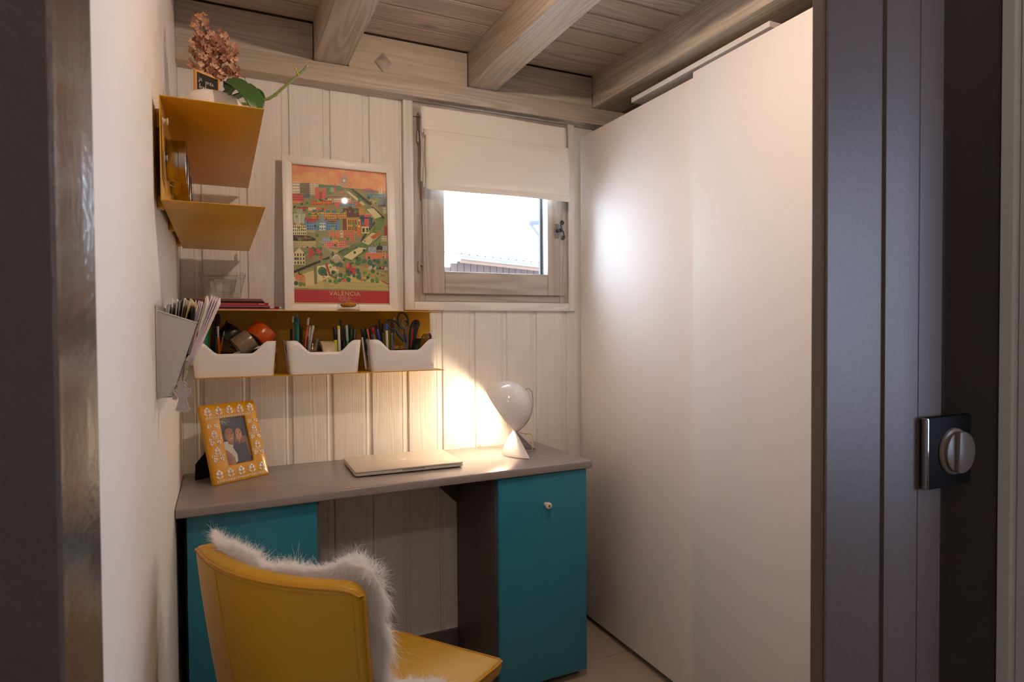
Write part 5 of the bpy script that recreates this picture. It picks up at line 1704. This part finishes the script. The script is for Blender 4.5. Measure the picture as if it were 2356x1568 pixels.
for k, ((col, th, tx, ty), lab) in enumerate(zip(mails, labs)):
    Yc = 1.43+.012*(k % 4)
    xb = .0085+.0052*k*.75
    tp = at(tx, ty, Yc)
    t = thing('letter', lab, 'letter', (xb, Yc+.09, 1.13))
    bt = Vector((xb*.6+.004, Yc, 1.1305))
    tp.x = max(tp.x, bt.x+.001)
    n_ = 8
    def lf_(u, v, bt=bt, tp=tp, th=th, k=k):
        p = bt.lerp(tp, v)
        bend = (.004 if k in (8, 9) else .0012)*math.sin(v*math.pi)*(1 if k % 2 else -1)
        tw = .004*(u-.5)*v*(1 if k % 3 else -1)
        return (p.x+bend+tw, p.y+u*.175, p.z+.004*math.sin(u*2+k)*v)
    o = solid(MB().grid(lf_, 6, n_).build('sheet', mat('letter_%d' % k, col, .7), t, smooth=60), th, 1)
# booklets at the front of the holder
def booklet(lab, col, bt, tp, th, wid, pages=3, cover='#e6e0e2'):
    t = thing('booklet', lab, 'booklet', bt)
    d = (tp-bt)
    nrm_ = Vector((d.z, 0, -d.x)).normalized()
    for k in range(pages):
        spread = (k-(pages-1)/2)*th
        def fn(u, v, k=k, spread=spread):
            p = bt+d*v+nrm_*spread*(.35+.65*v)
            return (p.x, p.y+u*wid, p.z-.01*u*v)
        solid(MB().grid(fn, 4, 8).build('page', mat('booklet_page_%s_%d' % (col.strip('#'), k), cover if k == pages-1 else col, .6), t, smooth=60), th*.55, 0)
    return t, d, nrm_
booklet('dark blue booklet leaning in the letter holder', '#1a2140', Vector((.052, 1.425, 1.20)), at(444, 706, 1.425), .0026, .15, 2, '#262a48')
bk1, d1, n1 = booklet('white booklet with black print on its edge in the letter holder', '#cbbfce', Vector((.060, 1.418, 1.215)), at(462, 692, 1.418), .0034, .06, 3, '#e6dfe4')
booklet('cream card leaning steeply in the letter holder', '#e3d7bf', Vector((.065, 1.416, 1.225)), at(477, 681, 1.416), .0026, .12, 2, '#e8dec6')
bk2, d2, n2 = booklet('tall fanned white brochure slanting out of the letter holder', '#cfbecb', Vector((.060, 1.400, 1.185)), at(497, 682, 1.400), .0050, .035, 4, '#e3d3d0')
mk = MB()
for v in (.25, .32, .40, .46, .53, .60):
    p = Vector((.060, 1.4175, 1.215))+(at(462, 692, 1.418)-Vector((.060, 1.418, 1.215)))*v+n1*.0034
    mk.box(p-Vector((.0006, .0005, .0012)), p+Vector((.0009, .0002, .0012)))
mk.build('edge_print', M_black, bk1)
# clear pocket and crystals hanging on the front face, chain and felt angel
pk = thing('clear_pocket', 'clear plastic card sleeve with folded papers on the front of the letter holder', 'sleeve', (.06, 1.50, 1.2))
fd = Vector((.0475, 0, .1480)).normalized()          # up the slanted front
fn_ = Vector((.1480, 0, -.0475)).normalized()
def fp(u, v, d):
    return Vector((.0265, y0+.004+u*.16, 1.121))+fd*v+fn_*d
def fslab(u0, u1, v0, v1, d0, d1, mb):
    P_ = [fp(u0, v0, d0), fp(u1, v0, d0), fp(u1, v1, d0), fp(u0, v1, d0), fp(u0, v0, d1), fp(u1, v0, d1), fp(u1, v1, d1), fp(u0, v1, d1)]
    return mb.add(P_, [[3, 2, 1, 0], [4, 5, 6, 7], [1, 5, 4, 0], [2, 6, 5, 1], [3, 7, 6, 2], [0, 4, 7, 3]])
fslab(0, 1, .085, .154, .0125, .0135, MB()).build('sleeve', M_clear, pk, smooth=0)
fslab(.02, .9, .090, .146, .0015, .0045, MB()).build('card', mat('lilac_card', '#b9aabb', .5), pk, smooth=0)
fslab(.0, .9, .078, .128, .0055, .0095, MB()).build('card', mat('white_card', '#ddd6da', .5), pk, smooth=0)
fslab(.1, .9, .080, .140, .0100, .0120, MB()).build('card', mat('purple_card', '#5d4a72', .5), pk, smooth=0)
cr = thing('crystal_pendant', 'string of clear crystal blocks hanging down the slanted front of the letter holder', 'pendant', (.045, 1.44, 1.16))
M_cry = mat('cream_crystal', '#cfc4a8', .12, coat=.6)
for k, (v0, v1, d) in enumerate(((.062, .076, .010), (.046, .060, .012), (.030, .044, .0125), (.012, .028, .0120), (-.004, .010, .009))):
    fslab(.0+.02*(k % 2), .16, v0, v1, .001, d, MB()).build('crystal', M_cry, cr, smooth=0)
an = thing('felt_angel', 'white felt angel ornament hanging on a chain below the letter holder', 'ornament', at(420, 910, 1.408))
anp = [(421, 884), (428, 886), (430, 884), (426, 879), (420, 877), (412, 878), (407, 882), (409, 886), (413, 884), (411, 892), (414, 898), (408, 899), (399, 894), (400, 902), (403, 906), (405, 910), (410, 912), (411, 920), (408, 932), (403, 943), (411, 946), (421, 947), (432, 945), (438, 942), (432, 930), (428, 918), (428, 914), (434, 911), (436, 906), (439, 901), (438, 894), (431, 896), (424, 899), (427, 893), (427, 887)]
Y_ = 1.408
MB().prism([(at(x, y_, Y_).x, at(x, y_, Y_).z) for x, y_ in anp][::-1], 1, Y_-.0015, Y_+.0015).build('angel_body', mat('white_felt', '#b9b1b6', .95, bump=.6, bscale=500), an, smooth=0)
rim_ = [at(x, y_, Y_-.0016) for x, y_ in anp]
MB().tube(rim_+[rim_[0]], .0007, 5).build('stitched_edge', mat('pale_stitch', '#d3ccd0', .8), an)
chn = MB()
ca, cb = at(424, 838, Y_), at(418.5, 886, Y_)
for k in range(22):
    p = ca.lerp(cb, k/21)
    chn.tube([p+Vector((.0009*math.cos(a)*(1 if k % 2 else .3), .0009*math.cos(a)*(.3 if k % 2 else 1), .0016*math.sin(a))) for a in [2*math.pi*i/8 for i in range(9)]], .0003, 5)
chn.build('chain', mat('dull_silver', '#7d766c', .35, metal=.9), an)
# ================================================================== chair
CO = Vector((.210, 1.236, 0))                    # middle of the back chord, on the floor
U2 = Vector((.795, .607, 0)); V2 = Vector((-.607, .795, 0))      # forward, leftward
chair = thing('desk_chair', 'mustard leather desk chair with a curved back in front of the desk', 'chair', (CO+U2*.16).to_tuple())
ZTOP, ZBOT = .832, .40
def CW(u, v, z):
    p = CO+U2*u+V2*v
    return Vector((p.x, p.y, z))
HW = .217
def back_pt(s, z, d):
    'point of the curved backrest: s -1..1 right to left, d thickness towards the seat'
    f = (ZTOP-z)
    sag = .062*(1-s*s)
    lean_ = .085*f+.16*f*f
    w_ = HW*(1-.10*f)
    ang = math.atan2(2*.062*s, HW)*1.0
    return CW(lean_-sag-.02+d*math.cos(ang), w_*s-d*math.sin(ang)*.9+.0, z)
def back_shell():
    b = bmesh.new()
    NU, NV = 33, 24
    rc = .045
    def zt_(s):
        e = 1-abs(s)
        k = max(0, 1-e*HW/rc)
        return ZTOP-.006*(1-s)-rc*(1-math.sqrt(max(0, 1-k*k)))*.55
    V = {}
    for side, d in ((0, 0.), (1, .036)):
        for i in range(NU):
            s = math.sin((i/(NU-1)-.5)*math.pi)*.35+(2*i/(NU-1)-1)*.65
            for j in range(NV):
                z = ZBOT+(zt_(s)-ZBOT)*j/(NV-1)
                V[side, i, j] = b.verts.new(back_pt(s, z, d))
    for side in (0, 1):
        for i in range(NU-1):
            for j in range(NV-1):
                q = [V[side, i, j], V[side, i+1, j], V[side, i+1, j+1], V[side, i, j+1]]
                b.faces.new(q if side else q[::-1])
    for i in range(NU-1):
        b.faces.new((V[0, i, NV-1], V[1, i, NV-1], V[1, i+1, NV-1], V[0, i+1, NV-1]))
        b.faces.new((V[0, i, 0], V[0, i+1, 0], V[1, i+1, 0], V[1, i, 0]))
    for j in range(NV-1):
        b.faces.new((V[0, 0, j], V[1, 0, j], V[1, 0, j+1], V[0, 0, j+1]))
        b.faces.new((V[0, NU-1, j], V[0, NU-1, j+1], V[1, NU-1, j+1], V[1, NU-1, j]))
    bmesh.ops.recalc_face_normals(b, faces=b.faces)
    sharp = [e for e in b.edges if len(e.link_faces) == 2 and e.calc_face_angle(0) > math.radians(50)]
    bmesh.ops.bevel(b, geom=sharp, offset=.009, segments=3, profile=.5, affect='EDGES')
    return b
back = MB().bm(back_shell()).build('backrest', M_leather, chair, smooth=60)
# piping round the outer face, seam lines
pip = []
for j in range(20):
    pip.append(back_pt(-.995, ZBOT+(ZTOP-.03-ZBOT)*j/19, .006))
for i in range(41):
    s = -.975+1.95*i/40
    e = 1-abs(s)
    k = max(0, 1-e*HW/.045)
    z = ZTOP-.006*(1-s)-.045*(1-math.sqrt(max(0, 1-k*k)))*.55
    pip.append(back_pt(s, z-.006, -.0006))
for j in range(20):
    pip.append(back_pt(.995, ZTOP-.03-(ZTOP-.03-ZBOT)*j/19, .006))
MB().tube(pip, .0022, 7).build('piping', M_leather2, back)
seam = MB()
for s_, ins in ((.42, .03),):
    seam.tube([back_pt(s_+.10*t_*t_-.16*t_, ZTOP-.022-(ZTOP-ZBOT-.03)*t_, -.0003) for t_ in [i/30 for i in range(31)]], .0011, 5)
seam.build('seam', M_leather2, back)
st_ = MB()
for i in range(56):
    t_ = (i+.5)/56
    a, b_ = t_-.004, t_+.004
    f = lambda t_: back_pt(-.93, ZTOP-.03-(ZTOP-ZBOT-.04)*t_, -.0004)
    st_.tube([f(a), f(b_)], .0007, 5)
for i in range(90):
    s = -.93+1.86*(i+.5)/90
    st_.tube([back_pt(s-.006, ZTOP-.016-.006*(1-s), -.0003), back_pt(s+.006, ZTOP-.016-.006*(1-s), -.0003)], .0006, 5)
st_.build('stitching', mat('ochre_thread', '#a87512', .6), back)
# seat cushion: flat, square front corners, soft top
ZS0, ZS1 = .418, .470
def seat():
    b = bmesh.new()
    pts = []
    A = [(.482, -.222), (.482, .222), (.10, .205), (.0, .16), (-.02, 0), (.0, -.16), (.10, -.205)]
    lo = [b.verts.new(CW(u*.97+.005, v*.96, ZS0)) for u, v in A]
    hi = [b.verts.new(CW(u, v, ZS1-(.012 if u > .4 else 0))) for u, v in A]
    b.faces.new(lo[::-1]); top_ = b.faces.new(hi)
    n_ = len(A)
    for i in range(n_):
        b.faces.new((lo[i], lo[(i+1) % n_], hi[(i+1) % n_], hi[i]))
    bmesh.ops.recalc_face_normals(b, faces=b.faces)
    bmesh.ops.bevel(b, geom=b.edges[:], offset=.014, segments=4, profile=.5, affect='EDGES')
    return b
seat_o = MB().bm(seat()).build('seat', M_leather, chair, smooth=60)
A = [(.503, -.212), (.503, .212)]
MB().tube([CW(.06, -.199, ZS1-.004), CW(.30, -.2125, ZS1-.006), CW(.44, -.2195, ZS1-.0125), CW(.473, -.2165, ZS1-.0155), CW(.480, -.205, ZS1-.016), CW(.480, .205, ZS1-.016)], .0022, 7).build('piping', M_leather2, seat_o)
M_cbase = mat('dark_steel', '#3a3836', .3, metal=.9)
MB().tube([CW(.22, 0, .06), CW(.22, 0, .40)], .024, 20).tube([CW(.22, 0, .38), CW(.22, 0, .419)], [.05, .11], 20).build('column', M_cbase, chair)
for k in range(5):
    a = 2*math.pi*k/5+.3
    d = U2*math.cos(a)+V2*math.sin(a)
    c0 = CW(.22, 0, .085)
    MB().tube([c0, c0+d*.14+Vector((0, 0, -.012)), c0+d*.27+Vector((0, 0, -.028))], [.02, .016, .012], 10).build('leg', M_cbase, chair)
    w_ = c0+d*.27
    w_.z = .0255
    MB().lathe([(.0, -.012), (.022, -.012), (.0253, -.006), (.0253, .006), (.022, .012), (.0, .012)], 18, 0, Matrix.Translation(w_) @ Matrix.Rotation(math.radians(90), 4, 'X')).build('caster', M_black, chair)

# ------------------------------------------------------------------ sheepskin thrown over the back
sk = thing('sheepskin', 'fluffy white sheepskin thrown over the chair back and seat', 'sheepskin', CW(.05, 0, ZS1).to_tuple())
rk_ = random.Random(4)
def skin_pt(u, v, lift=0.):
    'u across right to left, v from the top edge of the back down and out over the seat'
    s = -1.035+2.045*u
    lob = .010*math.sin(u*9+.5)+.006*math.sin(u*21)
    top = ZTOP-.002-.012*(1-u)-.006*max(0, (u-.8)/.2)+lob
    right = max(0, (-s-.93)/.16)
    if v < .62:
        t = v/.62
        z = top-(top-ZS1-.045)*t
        zz = min(z, ZTOP+.03)
        p = back_pt(max(-1.0, min(1.0, s)), zz, .036+.014+lift)
        p = p+V2*((s-max(-1, min(1, s)))*HW)
        p.z = z
        p = p+U2*(.010*math.sin(u*13+t*7)+.006*math.sin(t*17+u*5)+.03*t*t)
        p = p+U2*(.012*right)
        return p
    t = (v-.62)/.38
    p = back_pt(max(-1, min(1, s)), ZS1+.045, .05+lift)+V2*((s-max(-1, min(1, s)))*HW)
    q = p+U2*(.03+.17*t*(1+.22*math.sin(u*8)))
    q.z = ZS1+.015+lift+.03*max(0, 1-t*4)**2
    return q
hide = MB().grid(lambda u, v: skin_pt(u, v), 44, 50).build('hide', cloth('cream_hide', '#f6f2ef', .4), sk, smooth=80)
solid(hide, .008, 0)
# wool: real strands
NST, NP = 60000, 7
rng = np.random.default_rng(5)
# table of skin points and normals
GU, GV = 60, 70
tab = np.array([[skin_pt(i/(GU-1), j/(GV-1)) for i in range(GU)] for j in range(GV)])
du = np.gradient(tab, axis=1); dv = np.gradient(tab, axis=0)
nr = np.cross(du, dv); nr /= np.linalg.norm(nr, axis=2, keepdims=True)+1e-9
cu_ = np.array(U2)+np.array((0, 0, .6))
sg_ = np.sign((nr*cu_).sum(2, keepdims=True)); sg_[sg_ == 0] = 1
nr = nr*sg_
u = rng.random(NST); v = rng.random(NST)
edge = rng.random(NST)
v = np.where(edge < .16, rng.random(NST)**3*.10, v)
u = np.where((edge > .16) & (edge < .44), rng.random(NST)**1.5*.13, u)
iu = u*(GU-1); iv = v*(GV-1)
a0 = np.clip(iu.astype(int), 0, GU-2); b0 = np.clip(iv.astype(int), 0, GV-2)
fu = (iu-a0)[:, None]; fv = (iv-b0)[:, None]
def bil(T):
    return (T[b0, a0]*(1-fu)+T[b0, a0+1]*fu)*(1-fv)+(T[b0+1, a0]*(1-fu)+T[b0+1, a0+1]*fu)*fv
root = bil(tab); nn = bil(nr)
dd = bil(dv); dd /= np.linalg.norm(dd, axis=1, keepdims=True)+1e-9
# locks: strands share the heading of their lock
cl = (np.floor(u*34)+np.floor(v*44)*57).astype(int)
lockd = rng.normal(0, 1, (cl.max()+1, 3))
lv_ = np.array(V2); up_ = np.array((0, 0, 1.)); fw_ = np.array(U2)
topw = np.clip(1-v/.07, 0, 1)[:, None]
rightw = np.clip(1-u/.07, 0, 1)[:, None]
leftw = np.clip(1-(1-u)/.10, 0, 1)[:, None]
dirv = nn*.55+dd*.60*(1-topw)+up_*topw*.50+lv_*topw*.25+(-lv_)*rightw*.65+(lv_*.6+up_*.1-fw_*.1)*leftw*topw+lockd[cl]*.22+rng.normal(0, .20, (NST, 3))
dirv -= fw_*.35*topw
dirv /= np.linalg.norm(dirv, axis=1, keepdims=True)
ln = rng.uniform(.016, .031, NST)*(1+.15*(u < .12))*(1+.25*lockd[cl, 0]*.4)
fly = rng.random(NST) < .012
ln[fly] *= 1.7
bk = ((u < .035) & (rng.random(NST) < .75)) | ((v < .03) & (rng.random(NST) < .4))
dirv[bk] -= 1.25*nn[bk]*(dirv[bk]*nn[bk]).sum(1, keepdims=True)+.25*fw_
dirv /= np.linalg.norm(dirv, axis=1, keepdims=True)
curl = rng.normal(0, 1, (NST, 3))
pos = np.zeros((NST, NP, 3))
for k in range(NP):
    t = k/(NP-1)
    drop = np.array((0, 0, -1.))*(t*t)*.50
    pos[:, k] = root+(dirv*t+drop*(1-topw*.6)+curl*.22*t*t*np.sin(t*5))*ln[:, None]
org = np.array(WL[sk.name])
pos -= org
hc = bpy.data.hair_curves.new('wool')
hc.add_curves([NP]*NST)
hc.points.foreach_set('position', pos.astype(np.float32).ravel())
ra = hc.attributes.get('radius') or hc.attributes.new('radius', 'FLOAT', 'POINT')
rad = np.tile(np.linspace(.00034, .00006, NP), NST).astype(np.float32)
ra.data.foreach_set('value', rad)
hc.materials.append(cloth('white_wool', '#fbf9f8', .5))
wool = bpy.data.objects.new('wool', hc)
C.objects.link(wool)
wool.parent = sk
wool['kind'] = 'stuff'
